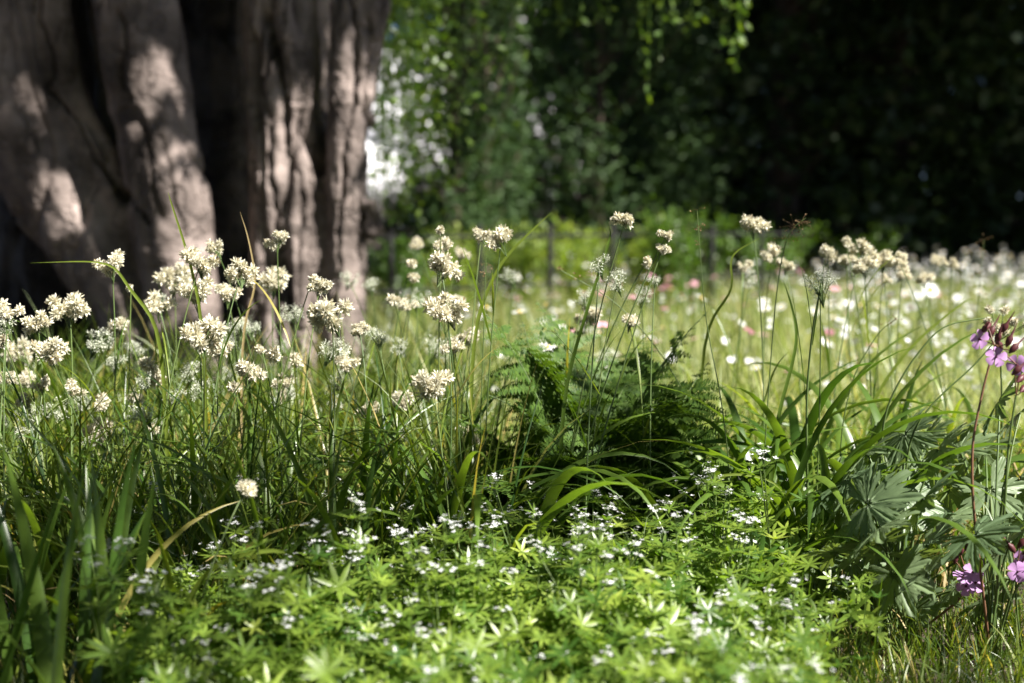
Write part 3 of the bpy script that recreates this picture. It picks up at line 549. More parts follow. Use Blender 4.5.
o['label'] = 'shaded grass around the beech foot'; o['category'] = 'grass'
x, y = clumped(500, 440, 900, 2.5, 3.3, 8, 40, .05); o = grass('grass', x, y, (.2, .42), (.003, .006), M['grass'], 7, .25, (.3, 1.5), 9, .2)
o['label'] = 'loose green grass behind the fern'; o['category'] = 'grass'
x, y = fan(30000, 340, 1120, 3.1, 14, 12, 1.25); o = grass('meadow_grass', x, y, (.10, .33), (.003, .007), M['meadow'], 4, .3, (.2, 1.5), 13)
o['label'] = 'sunlit pale green meadow grass reaching back to the wood'; o['category'] = 'grass'
x, y = fan(1500, 380, 1120, 3.0, 9, 141); o = grass('tall_meadow_grass', x, y, (.28, .52), (.003, .006), M['grass'], 6, .25, (.1, 1.3), 142, .2)
o['label'] = 'taller green stems standing above the pale meadow grass'; o['category'] = 'grass'
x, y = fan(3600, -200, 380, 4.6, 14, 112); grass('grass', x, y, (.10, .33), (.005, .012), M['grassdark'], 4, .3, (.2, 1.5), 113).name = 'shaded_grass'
x, y = fan(1300, 830, 1090, 2.3, 3.2, 15); o = grass('grass', x, y, (.14, .34), (.003, .007), M['grass'], 6, .3, (.3, 1.6), 16, .2)
o['label'] = 'sunlit grass behind the geranium'; o['category'] = 'grass'
x, y = fan(160, 880, 1060, 2.2, 2.9, 17); o = grass('dry_grass', x, y, (.14, .34), (.002, .005), M['dry'], 6, .3, (.3, 1.6), 18)
o['label'] = 'straw coloured dry blades among the sunlit grass'; o['category'] = 'grass'
x, y = fan(260, -40, 480, 1.9, 2.6, 19); o = grass('dry_grass', x, y, (.10, .30), (.002, .005), M['dry'], 6, .6, (.6, 1.6), 20)
o['label'] = 'withered straw blades among the woodrush leaves'; o['category'] = 'grass'
x, y = fan(2600, 800, 1120, 1.70, 2.2, 21); o = grass('grass', x, y, (.03, .12), (.0015, .003), M['grassdark'], 4, .35, (.2, 1.2), 22)
o['label'] = 'short fresh lawn grass at the lower right edge of the bed'; o['category'] = 'grass'
x, y = fan(1500, -60, 300, 1.25, 1.9, 25); o = grass('grass', x, y, (.08, .20), (.002, .004), M['grassdark'], 5, .5, (.4, 1.5), 26)
o['label'] = 'fine dark grass in the lower left corner'; o['category'] = 'grass'

# ------------------------------------------------------------------ strap leaved clumps
def strap_clump(px, D, n, L, wd, label, seed, spread=.05, az=None, lean=.25, bend=(.8, 2.2), mat='strap', name='strap_leaf_clump'):
    rg = np.random.default_rng(seed); r = thing(name, label, 'leafy clump', (gx(px, D), D, 0))
    for i in range(n):
        a = rg.uniform(0, 2*PI) if az is None else rg.uniform(*az)
        b = np.array([[rg.normal()*spread, rg.normal()*spread, 0]])
        V, F, k = ribbons(b, [a], [abs(rg.normal())*lean+.06], [rg.uniform(*bend)], [rg.uniform(*L)], [rg.uniform(*wd)], 14, .28, [rg.normal()*.5], curl=1.7)
        MB().add(V, F, rg.random()).build('leaf', M[mat], r)
strap_clump(500, 2.12, 30, (.38, .56), (.012, .019), 'glossy arching strap leaved clump at the back of the woodruff left of the fern', 31, .03, lean=.3, bend=(1.4, 2.8))
strap_clump(800, 2.3, 110, (.42, .62), (.014, .023), 'broad leaved dark strap clump right of the fern', 32, .09, lean=.35, bend=(1.2, 2.7))
strap_clump(745, 2.35, 24, (.30, .46), (.009, .015), 'smaller strap leaved clump between fern and big clump', 33, .04, bend=(.9, 2.4))
strap_clump(35, 1.62, 30, (.28, .42), (.013, .021), 'upright dull green strap leaves in the lower left corner', 34, .08, lean=.12, bend=(.1, .9))
strap_clump(120, 1.75, 18, (.26, .38), (.010, .015), 'pale arching strap leaves near the lone low flower head', 35, .05, bend=(.8, 2.2), mat='grass')
strap_clump(330, 2.05, 34, (.34, .50), (.008, .013), 'tall narrow strap leaves in front of the beech foot', 36, .08, lean=.2, bend=(.5, 2.2))
strap_clump(85, 2.1, 30, (.34, .50), (.009, .014), 'narrow arching leaves at the left edge above the corner clump', 41, .09, lean=.25, bend=(.9, 2.4))
strap_clump(410, 2.2, 34, (.36, .52), (.009, .014), 'narrow arching leaves just left of the fern', 42, .08, lean=.25, bend=(.9, 2.4))
strap_clump(210, 2.15, 30, (.34, .50), (.008, .013), 'narrow strap leaves in the middle of the left patch', 38, .09, lean=.2, bend=(.5, 2.2))
strap_clump(905, 2.6, 34, (.34, .48), (.010, .017), 'strap leaved clump behind the geranium in the sun', 37, .08, bend=(.9, 2.4), mat='grass')
strap_clump(980, 2.8, 14, (.26, .36), (.008, .014), 'sunlit strap leaves behind the tall mauve geranium', 39, .08, bend=(.9, 2.4), mat='grass')

# ------------------------------------------------------------------ woodrush plants
def head_mesh(seed, ncl=8, R0=.016, rc=.0085, nt_=150, open_=False):
    rg = np.random.default_rng(seed); mb = MB()
    for c in range(ncl):
        ce = rsph(1, rg)[0]*R0*rg.uniform(.35, 1)*[1, 1, .75] + [0, 0, R0*.3]
        V, F = tube(bez((0, 0, -R0), ce*.4, ce, 4), .0005, 3); mb.add(V, F, .3, 1)
        d = rsph(nt_, rg); q = ce + d*rg.uniform(.0, .0055, (nt_, 1)); L = rc*rg.uniform(.3, .8, nt_)
        inst(mb, NLEAF[0]*[1.5, 1, 1] if not open_ else NLEAF[0], NLEAF[1], frames(d, rg.uniform(0, 6, nt_)), q, L, rg.random(nt_))
    o = mb.build('flower_head', [M['greyfl' if open_ else 'cream'], M['stem']]); me = o.data; bpy.data.objects.remove(o); return me
HM = [head_mesh(100+i, 8+i % 6, .0200, .0080) for i in range(7)]
HO = [head_mesh(120+i, 16, .021, .0050, 34, True) for i in range(3)]
HS = [head_mesh(130+i, 3, .009, .0085) for i in range(3)]
SIZE = 46.0      # mm of a full head
def woodrush(px, py, s, D, label, kind='c', dx=None, nl=2, group='white woodrush flower stems'):
    seed = int(px*7+py*13); rg = np.random.default_rng(seed)
    p = at(px, py, D); bx = gx(px + (dx if dx is not None else rg.normal()*28), D); base = np.array([bx, D+rg.normal()*.08, 0])
    r = thing('white_woodrush', label, 'flower', tuple(base), group); e = p-base
    m_ = e*[.25, .25, .6] + [rg.normal()*.02, 0, 0]
    P = bez((0, 0, 0), m_, e, 14); V, F = tube(P, np.linspace(.0017, .0009, 14), 5); MB().add(V, F, rg.random()).build('stem', M['stem'], r)
    ms = {'c': HM, 'o': HO, 's': HS}[kind]; full = {'c': 1.0, 'o': 1.0, 's': .62}[kind]
    sc = s*D/FPX/(SIZE/1000)/full*(1.42 if px < 350 else 1.3)
    t = e-P[-3]; tilt = math.atan2(t[0], t[2])
    share('flower_head', ms[seed % len(ms)], r, tuple(e), (rg.uniform(-.5, .3), tilt*1.2+rg.normal()*.25, rg.uniform(0, 6)), sc)
    for i in range(nl):
        f = rg.uniform(.15, .8); q = P[int(f*13)]
        V, F, k = ribbons([q], [rg.uniform(0, 6.28)], [rg.uniform(.2, .6)], [rg.uniform(.2, 1.2)], [rg.uniform(.08, .2)], [rg.uniform(.0025, .005)], 8, .2, [rg.normal()*.6]); MB().add(V, F, rg.random()).build('leaf', M['grass'], r)
def region(px):
    return ('small blurred woodrush head in the thick of the left patch' if px < 260 else 'small woodrush head among grasses at the right beech foot' if px < 520
            else 'faint woodrush head behind the fern' if px < 700 else 'blurred woodrush head near the drooping one right of the fern' if px < 800 else 'small head of the curved white row above the strap clump')
for h in HEADS:
    px, py, s, D, lab = h[:5]; woodrush(px, py, s, D, lab or region(px), *(h[5:]))

# ------------------------------------------------------------------ grass stalks with seed heads, long single blades
def stalk(pts, D, label, tip='tuft', col='stem', rad=.0014):
    P = np.array([at(px, py, D) for px, py in pts]); base = P[0]*[1, 1, 0]; r = thing('grass_stalk', label, 'grass stalk', tuple(base))
    Q = np.concatenate([[base], P]) if P[0][2] > .02 else P
    t = np.linspace(0, len(Q)-1, 26); Q = np.stack([np.interp(t, np.arange(len(Q)), Q[:, a]) for a in range(3)], -1)
    for _ in range(5): Q[1:-1] = (Q[:-2]+Q[1:-1]*2+Q[2:])/4
    Q = Q-base; V, F = tube(Q, np.linspace(rad, rad*.45, 26), 5); MB().add(V, F, .4).build('culm', M[col], r)
    rg = np.random.default_rng(int(pts[0][0])); mb = MB(); e = Q[-1]
    if tip:
        n = {'tuft': 12, 'panicle': 34}[tip]; sp = {'tuft': .005, 'panicle': .013}[tip]
        for i in range(n):
            q = Q[-1 - int(rg.integers(0, 3 if tip == 'tuft' else 7))]; c = q + rg.normal(size=3)*[sp, sp*.6, sp*.7]
            V, F = tube([q, (q+c)/2+[0, 0, .002], c], .0002, 3); mb.add(V, F, .3)
            inst(mb, *LEAF, frames(rsph(3, rg)+[0, 0, .6], rg.uniform(0, 6, 3)), np.repeat(c[None], 3, 0), .0028, rg.random(3))
        mb.build('seed_head', M['brown'], r)
    return r, Q
r, Q = stalk([(735, 520), (722, 400), (705, 320), (697, 210)], 2.2, 'thin straight sedge stalk with small brown tip between fern and strap clump')
r, Q = stalk([(760, 520), (768, 400), (775, 300), (786, 232), (806, 218)], 2.25, 'stalk with open brown seed panicle in front of the black wood', 'panicle')
r, Q = stalk([(808, 520), (806, 400), (812, 330), (820, 290)], 2.15, 'stout dark green stalk holding a long blade by the open grey head', None, rad=.0026)
for a in ((812, 330, .25, PI, .12), (806, 400, .12, PI, .19), (812, 345, .1, .2, .14)):
    q = at(a[0], a[1], 2.15)-np.array(r.location); V, F, k = ribbons([q], [a[3]], [.1], [a[2]], [a[4]], [.006], 8, .3); MB().add(V, F, .2).build('leaf', M['strap'], r)
stalk([(880, 420), (905, 370), (940, 325), (985, 318)], 2.2, 'arching green stalk reaching towards the white umbel', None, rad=.0022)
stalk([(905, 440), (935, 400), (975, 365), (1000, 335)], 2.1, 'second arching stalk under the white umbel', None, rad=.002)
stalk([(840, 430), (855, 370), (880, 330), (895, 320)], 2.3, 'slim bent stalk with few brown seeds before the meadow', 'tuft')
stalk([(700, 420), (660, 350), (615, 300), (560, 270)], 2.4, 'fine leaning stalk crossing over the fern', 'tuft')
stalk([(480, 430), (484, 330), (486, 255)], 2.3, 'upright stalk crossing the second fence post', 'tuft')
stalk([(985, 420), (975, 330), (984, 240)], 3.0, 'blurred tall seed spike at the right against the black wood', 'panicle')
def long_blade(pts, D, wd, label, mat='grass'):
    P = np.array([at(px, py, D) for px, py in pts]); base = P[0]*[1, 1, 0]; Q = np.concatenate([[base], P])-base if P[0][2] > .02 else P-base
    t = np.linspace(0, len(Q)-1, 24); Q = np.stack([np.interp(t, np.arange(len(Q)), Q[:, a]) for a in range(3)], -1)
    for _ in range(5): Q[1:-1] = (Q[:-2]+Q[1:-1]*2+Q[2:])/4
    T = unit(np.gradient(Q, axis=0)); S = unit(np.cross(T, [0, -1, .25])); w_ = wd/2*(1-np.linspace(0, 1, 24)**2.2)[:, None]+.0001
    N_ = np.cross(S, T); V = np.stack([Q-S*w_+N_*w_*.3, Q, Q+S*w_+N_*w_*.3], 1).reshape(-1, 3)
    F = [(i*3+j, i*3+j+1, i*3+4+j, i*3+3+j) for i in range(23) for j in range(2)]
    r = MB().add(V, F, .75).build('tall_grass', M[mat]); r.location = tuple(base); tag(r, label, 'grass', None, 'thing')
long_blade([(165, 330), (130, 290), (112, 260), (30, 263)], 2.2, .006, 'long blade bent flat to the left by the lone head')
long_blade([(205, 330), (190, 260), (172, 205), (168, 192)], 2.2, .005, 'upright blade tip against the second beech stem')
long_blade([(470, 330), (500, 262), (530, 232), (552, 212)], 2.3, .006, 'bright blade slanting up right over the fence')
long_blade([(560, 400), (590, 300), (612, 235), (608, 225)], 2.2, .006, 'broad leaf sheath beside the highest leaning stem', 'strap')
long_blade([(700, 330), (735, 290), (728, 255), (760, 238)], 2.4, .005, 'pale blade curving to the drooping woodrush head')
long_blade([(240, 330), (258, 285), (248, 235), (240, 212)], 2.3, .004, 'thin pinkish blade tip before the black gap', 'dry')
long_blade([(860, 420), (905, 350), (965, 300), (975, 300)], 2.6, .007, 'broad blade arching over the sunlit grass')
long_blade([(770, 440), (800, 340), (790, 300), (783, 280)], 2.2, .006, 'dark keeled blade left of the open grey head', 'strap')
long_blade([(330, 560), (300, 470), (265, 400), (240, 385)], 2.0, .010, 'long pale leaf leaning left in front of the pale stem foot', 'strap')
long_blade([(180, 610), (215, 560), (290, 545), (350, 600)], 1.7, .008, 'low arching blade hanging over the woodruff', 'grass')
long_blade([(640, 520), (720, 470), (780, 480), (800, 530)], 2.1, .005, 'thin blade drooping over the fern right side', 'grass')

# ------------------------------------------------------------------ ferns
def frond_mesh(L, seed, lean, bend, az, npair=25):
    """one frond: rachis with pinna pairs that carry small leaflets"""
    rg = np.random.default_rng(seed); s = np.linspace(0, 1, 40); ph = lean+bend*s**1.5; H = np.array([math.cos(az), math.sin(az), 0])
    T = np.sin(ph)[:, None]*H+np.cos(ph)[:, None]*np.array([0, 0, 1.]); P = np.concatenate([[np.zeros(3)], np.cumsum((T[1:]+T[:-1])/2*L/39, 0)]); S = np.array([-math.sin(az), math.cos(az), 0])
    mb = MB(); V, F = tube(P, np.linspace(.0022, .0006, 40), 5); mb.add(V, F, .3, 1)
    N_ = np.cross(S[None]+0*T, T); tt = np.linspace(.18, .985, npair)
    for side in (-1, 1):
        for t in tt:
            u = (t-.18)/.805; pl = L*.27*math.sin(PI*min(1, u*.82+.18)**1.0)**.8*rg.uniform(.82, 1.1)*(1 if u < .9 else .8)
            if pl < .006: pl = .006
            i = t*39; q = np.array([np.interp(i, np.arange(40), P[:, a]) for a in range(3)]); ti = unit(T[int(i)]); ni = N_[int(i)]
            d = unit(S*side*1.0+ti*.42+ni*rg.normal()*.24 - np.array([0, 0, .12]))
            k = max(3, int(pl/.0046)); vv = (np.arange(k)+.5)/k; Q = q+d*pl*vv[:, None] - np.array([0, 0, 1.])*(vv[:, None]**2)*pl*.18
            up = unit(np.cross(d, ti)); e = unit(np.cross(up, d))
            V, F = tube(np.stack([q, Q[k//2], Q[-1]]), .0004, 3); mb.add(V, F, .4, 0)
            ll = .0118*(1-vv)**.6*min(1, pl/.06)+.0018
            for sg in (-1, 1):
                dd = e[None]*sg+d[None]*.35+rg.normal(size=(k, 3))*.2; Rm = np.stack([np.repeat(d[None], k, 0), np.repeat(up[None], k, 0), unit(dd)], -1)
                inst(mb, *NLEAF_F, Rm, Q, ll, np.clip(rg.normal(.5, .25, k), 0, 1))
    return mb
NLEAF_F = (np.array([[-.22, 0, 0], [.22, 0, 0], [.27, .03, .5], [-.27, .03, .5], [.03, -.03, 1], [-.03, -.03, 1]], float), np.array([[0, 1, 2, 3], [3, 2, 4, 5]]))
def fern(px, D, fr, label, seed):
    r = thing('fern', label, 'fern', (gx(px, D), D, 0))
    for i, (az, L, ln, bd) in enumerate(fr): frond_mesh(L*(.8+.35*((i*37) % 10)/10), seed+i, ln+.12*math.sin(i*5), bd+.3*math.sin(i*3.3), az+.3*math.sin(i*7.1)).build('frond', [M['fern'], M['stem']], r)
fern(575, 2.35, [(R(95), .5, .1, .7), (R(150), .5, .15, .8), (R(180), .46, .25, 1.1), (R(205), .44, .35, 1.2), (R(240), .42, .3, 1.3), (R(275), .40, .3, 1.3), (R(320), .42, .3, 1.2), (R(20), .48, .25, .9), (R(60), .5, .2, .8), (R(120), .52, .08, .5), (R(185), .4, .6, 1.1), (R(230), .36, .7, 1.0)],
     'dark feathery fern with crowded upright fronds in the middle of the bed', 300)
fern(612, 2.5, [(R(90), .52, .05, .6), (R(130), .5, .15, .8), (R(50), .5, .15, .8), (R(260), .44, .1, .9), (R(290), .46, .15, 1.0), (R(170), .46, .2, .9), (R(10), .48, .2, .9), (R(225), .44, .2, 1.0)],
     'middle fern with upright fronds behind and between the two spreading ones', 370)
fern(640, 2.3, [(R(75), .48, .1, .75), (R(30), .42, .2, .9), (R(0), .34, .3, 1.1), (R(-35), .34, .4, 1.2), (R(-75), .38, .4, 1.3), (R(-110), .36, .4, 1.3), (R(150), .42, .2, .9), (R(200), .4, .3, 1.2), (R(100), .44, .1, .9), (R(-50), .32, .8, .9)],
     'second fern with arching fronds spreading right towards the strap clump', 340)

# ------------------------------------------------------------------ woodruff
def whorl_mb(seed, n=8, L=.021, up=.35, mb=None, z=0, off=(0, 0)):
    rg = np.random.default_rng(seed); th = np.arange(n)*2*PI/n+rg.uniform(0, 1); d = np.stack([np.cos(th), np.sin(th), np.full(n, up)+rg.normal(size=n)*.12], -1)
    mb = mb or MB(); X = np.stack([-np.sin(th), np.cos(th), 0*th], -1); Y = np.cross(unit(d), X); Rm = np.stack([X, Y, unit(d)], -1)
    V, F = leafproto(.23, 3, -.12); inst(mb, V, F, Rm, np.tile([off[0], off[1], z], (n, 1))+unit(d)*.001, L*rg.uniform(.85, 1.1, n), rg.random(n)*.6+.2*rg.random()); return mb
def cluster_mb(seed, n=14, R0=.009):
    rg = np.random.default_rng(seed); mb = MB()
    for i in range(n):
        c = np.array([rg.normal()*R0*.6, rg.normal()*R0*.6, .012+rg.normal()*.003]); V, F = tube([(0, 0, 0), c*[.5, .5, .6], c], .0003, 3); mb.add(V, F, .3, 1)
        up = unit(np.array([[c[0]*30, c[1]*30, 1]]))[0]; th = np.arange(4)*PI/2+rg.uniform(0, 2)
        a = unit(np.cross(up, [.3, 1, 0])); b = np.cross(up, a); d = np.cos(th)[:, None]*a+np.sin(th)[:, None]*b+up*.35
        X = np.cross(np.repeat(up[None], 4, 0), unit(d)); Rm = np.stack([unit(X), np.cross(unit(d), unit(X)), unit(d)], -1)
        inst(mb, leafproto(.6, 2, .0)[0], leafproto(.6, 2)[1], Rm, np.repeat(c[None], 4, 0), .0036, rg.random(4))
    return mb
def sprig_geo(seed, h):
    rg = np.random.default_rng(seed); lx, ly = rg.normal(size=2)*.018; P = bez((0, 0, 0), (lx*.2, ly*.2, h*.5), (lx, ly, h), 8)
    zs = [(.38, .024), (.62, .029), (.84, .028), (1.0, .021)]; return rg, P, zs
def carpet_spots(n, seed):
    rg = np.random.default_rng(seed); out = []
    while len(out) < n:
        D = rg.uniform(1.1, 2.3); px = rg.uniform(90, 880)
        lo = 190 + 60*math.sin(D*9) if D > 1.6 else 110; hi = 850 - (max(0, 1.75-D))*150 if D < 1.75 else 790
        back = 2.05 + .14*math.sin(px*.017) + (.08 if 520 < px < 760 else -.12 if px < 420 else -.16 if px > 700 else 0)
        if D > back and rg.random() > .12: continue
        if px < lo and rg.random() > .25: continue
        if px > hi and rg.random() > .25: continue
        out.append((gx(px, D), D))
    return np.array(out)
def woodruff():
    W8 = [whorl_mb(500+i, 7+i % 2, 1.0, .25+.2*(i % 3)) for i in range(5)]; WP = [(np.concatenate(w_.V), np.concatenate(w_.F)) for w_ in W8]
    # the carpet itself
    sp = carpet_spots(1150, 77); rg = np.random.default_rng(78); mb = MB(); n = len(sp)
    for k in range(4):
        z = np.array([.10, .135, .165, .18])[k]
        for j in range(5):
            sel = np.arange(n) % 5 == j; m_ = sel.sum(); h = .80+.35*np.array([noise.noise((a*4, b*4, 2)) for a, b in sp[sel]])+.12*rg.normal(size=m_)+np.clip(sp[sel][:, 1]-1.5, 0, .6)*.22
            loc = np.stack([sp[sel][:, 0]+rg.normal(size=m_)*.012, sp[sel][:, 1]+rg.normal(size=m_)*.012, z*h], -1)
            d = np.stack([rg.normal(size=m_)*.38, rg.normal(size=m_)*.38-.25, np.ones(m_)], -1)
            inst(mb, *WP[(j+k) % 5], frames(d, rg.uniform(0, 6, m_)), loc, rg.uniform(.6, 1.2, m_)*.94*[.025, .031, .030, .024][k], np.clip(rg.normal(.42, .27, m_), 0, 1))
    V, F, k = ribbons(np.concatenate([sp, np.zeros((n, 1))], 1), rg.uniform(0, 6, n), .05, .1, .15, .0018, 2, prof='x'); mb.add(V, F, .3)
    tag(mb.build('woodruff_carpet', M['woodruff']), 'bright green woodruff foliage carpeting the front of the bed', 'ground cover', kind='stuff')
    # flowering sprigs standing in it
    CL = [cluster_mb(600+i, 4+2*(i % 4)) for i in range(5)]; CLm = []
    for c in CL:
        o = c.build('flower_cluster', [M['white'], M['stem']]); CLm.append(o.data); bpy.data.objects.remove(o)
    protos = []
    for i in range(8):
        rg2, P, zs = sprig_geo(700+i, .175+.012*(i % 4)); r = thing('woodruff_sprig', 'x', 'flower', (0, 0, 0), 'flowering woodruff sprigs')
        V, F = tube(P, np.linspace(.0011, .0007, 8), 4); MB().add(V, F).build('stem', M['stem'], r)
        for f, L in zs[1:]:
            q = P[min(7, int(round(f*7)))]; whorl_mb(720+i+int(f*10), 8, L, .3, None, q[2], q[:2]).build('leaf_whorl', M['woodruff'], r)
        share('flower_cluster', CLm[i % 5], r, tuple(P[-1]+[0, 0, .004]))
        if i % 2: 
            e = P[-1]+[rg2.normal()*.02, rg2.normal()*.02, -.002]; V, F = tube(bez(P[4], (P[4]+e)/2+[0, 0, .01], e, 5), .0006, 4); MB().add(V, F).build('side_stem', M['stem'], r); share('flower_cluster', CLm[(i+2) % 5], r, tuple(e))
        protos.append(r)
    sp = carpet_spots(235, 79); rg = np.random.default_rng(80); used = set()
    for i, (x, y) in enumerate(sp):
        k = i % 8; o = protos[k] if k not in used else copy_tree(protos[k]); used.add(k)
        hh = .82+.35*noise.noise((x*4, y*4, 2))+min(.6, max(0, y-1.5))*.22; o.location = (x, y, 0); o.rotation_euler = (rg.normal()*.08, rg.normal()*.08, rg.uniform(0, 6)); s = hh*rg.uniform(1.08, 1.28)*(1 if y > 1.55 else .86); o.scale = (s,)*3
        pxx = 512+x/y*FPX
        o['label'] = ('woodruff sprig with small white flowers in the shaded left of the carpet' if pxx < 300 else 'woodruff sprig with small white flowers at the back of the carpet before the fern' if y > 1.85 else
                      'woodruff sprig with small white flowers in the sunny middle of the carpet' if pxx < 650 else 'woodruff sprig with small white flowers at the right of the carpet')
    # a few more taller ones in the gaps of the bed
    for j, (px, py, D, lab) in enumerate([(490, 492, 2.1, 'taller white flowered woodruff sprig left of the fern foot'), (597, 492, 2.1, 'white flowered woodruff sprig before the fern foot'), (640, 505, 2.15, 'white flowered woodruff sprig below the fern hollow'), (760, 512, 2.1, 'white flowered woodruff sprig at the foot of the strap clump'),
                                     (20, 490, 2.0, 'small white woodruff sprig in the left grass'), (225, 520, 1.9, 'white woodruff sprig under the lone low flower head'), (825, 470, 2.25, 'white flowered woodruff sprig in front of the strap clump'), (950, 420, 2.5, 'white flowered woodruff sprig behind the geranium'), (150, 500, 1.95, 'white woodruff sprig among the left blades')]):
        o = copy_tree(protos[j % 8]); p = at(px, py, D); o.location = (p[0], p[1], 0); s = p[2]/.2; o.scale = (1.1, 1.1, s); o['label'] = lab
woodruff()

# ------------------------------------------------------------------ geraniums
def glob(seed, Rr=.055):
    """palmate leaf with seven cut lobes, lying in XY, stalk at origin, main lobe to +X"""
    rg = np.random.default_rng(seed); nth = 321; th = np.linspace(-2.55, 2.55, nth); lobes = np.linspace(-2.2, 2.2, 6 if seed % 2 else 7)+rg.normal(size=6 if seed % 2 else 7)*.05
    r = np.zeros(nth)
    for i, a in enumerate(lobes):
        d = (th-a)/.40; L = (1-.20*abs(a)/2.2-.10*rg.random()); ad = np.abs(d)
        b = np.where(ad < .82, 1-.42*ad**1.4, np.clip((1-ad)/.18, 0, 1)*.68); notch = np.clip(1-np.abs(ad-.40)/.13, 0, 1)*.30 + .02*np.abs(np.sin(d*13+i))
        r = np.maximum(r, L*b*(1-notch))
    r = np.maximum(r, .27)*Rr; rings = np.linspace(0, 1, 9)[1:]
    lobedist = np.min(np.abs(th[:, None]-lobes[None]), 1)
    V = [(0, 0, 0)]
    for q in rings:
        h_ = q*r/Rr; z = Rr*(.04 - .15*h_**2 - .05*h_*np.exp(-(lobedist/.05)**2) + .10*np.sin(th*2.3+seed)*h_**2 + .02*np.sin(th*9+seed*2)*h_ + .015*np.sin(h_*40+lobedist*8)*h_)
        V += list(zip(q*r*np.cos(th), q*r*np.sin(th), z))
    mb = MB(); V = np.array(V); q4 = [(1+k*nth+i, 1+k*nth+i+1, 1+(k+1)*nth+i+1, 1+(k+1)*nth+i) for k in range(7) for i in range(nth-1)]
    mb.add(V, q4, .5); mb.F.append(np.array([(0, 1+i, 2+i) for i in range(nth-1)])); mb.MI.append(np.zeros(nth-1, int)); mb.A[0][:] = .2+.6*rg.random()
    return mb
GL = []
for i in range(5):
    o = glob(800+i).build('leaf', M['geran']); GL.append(o.data); bpy.data.objects.remove(o)
def petal5(Rr=.014):
    V, F = [], []; 
    for i in range(5):
        a = i*2*PI/5; rows = []
        for s, wv, z in ((.08, .06, 0), (.45, .30, .10), (.8, .46, .12), (1.0, .30, .05)):
            for e in (-1, 0, 1):
                x, y = s*Rr, e*wv*Rr; rows.append((x*math.cos(a)-y*math.sin(a), x*math.sin(a)+y*math.cos(a), (z+abs(e)*.05)*Rr))
        b = len(V); V += rows; F += [(b+k*3+j, b+k*3+j+1, b+k*3+4+j, b+k*3+3+j) for k in range(3) for j in range(2)]
    return np.array(V), np.array(F)
mb = MB(); mb.add(*petal5(), rng.random()); V, F = tube([(0, 0, -.006), (0, 0, 0), (0, 0, .006)], [.0012, .0022, .0005], 6); mb.add(V, F, .4, 1)
o = mb.build('bloom', [M['purple'], M['maroon']]); BLOOM = o.data; bpy.data.objects.remove(o)
mb = MB(); V, F = tube([(0, 0, -.006), (0, 0, 0), (0, 0, .007), (0, 0, .011), (0, 0, .03)], [.0008, .0040, .0046, .0016, .0004], 8); mb.add(V, F, .5)
o = mb.build('seed_pod', M['maroon']); POD = o.data; bpy.data.objects.remove(o)
def geranium(px, D, leaves, stalks, label, seed):
    base = np.array([gx(px, D), D, 0]); r = thing('geranium_plant', label, 'flower', tuple(base)); rg = np.random.default_rng(seed)
    for i, lv in enumerate(leaves):
        lx, ly, s, dD = lv[:4]; p = at(lx, ly, D+dD)-base; rot = (rg.normal()*.3+.85, rg.normal()*.4, rg.uniform(-2.6, -.6) if len(lv) < 5 else lv[4])
        share('leaf', GL[(i+seed) % 5], r, tuple(p), rot, s/36.*1.3*(D+dD)/2.)
        P = bez((rg.normal()*.02, rg.normal()*.02, 0), p*[.3, .3, .8], p, 10); V, F = tube(P, .0016, 5); MB().add(V, F, rg.random()).build('leaf_stalk', M['stem'], r)
    for (pts, blooms, pods) in stalks:
        P = np.array([[0, 0, 0]]+[at(a, b, D-.08)-base for a, b in pts]); t = np.linspace(0, len(P)-1, 24); P = np.stack([np.interp(t, np.arange(len(P)), P[:, k]) for k in range(3)], -1)
        for _ in range(3): P[1:-1] = (P[:-2]+P[1:-1]*2+P[2:])/4
        V, F = tube(P, np.linspace(.0022, .0012, 24), 6); MB().add(V, F, .3).build('flower_stalk', M['redstem'] if len(pods) > 3 else M['stem'], r); e = P[-1]
        for (a, b) in blooms:
            q = at(a, b, D-.10+rg.normal()*.012)-base; V, F = tube(bez(e, (e+q)/2, q, 5), .0008, 4); MB().add(V, F, .3).build('flower_stalk', M['redstem'], r)
            share('bloom', BLOOM, r, tuple(q), (R(62)+rg.normal()*.35, rg.normal()*.35, rg.uniform(-.6, .6)))
        for (a, b) in pods:
            q = at(a, b, D-.09+rg.normal()*.015)-base; V, F = tube(bez(e, (e+q)/2-[0, 0, .004], q, 5), .0008, 4); MB().add(V, F, .3).build('flower_stalk', M['redstem'], r)
            share('seed_pod', POD, r, tuple(q), (rg.normal()*.5, .35+rg.normal()*.5, 0))
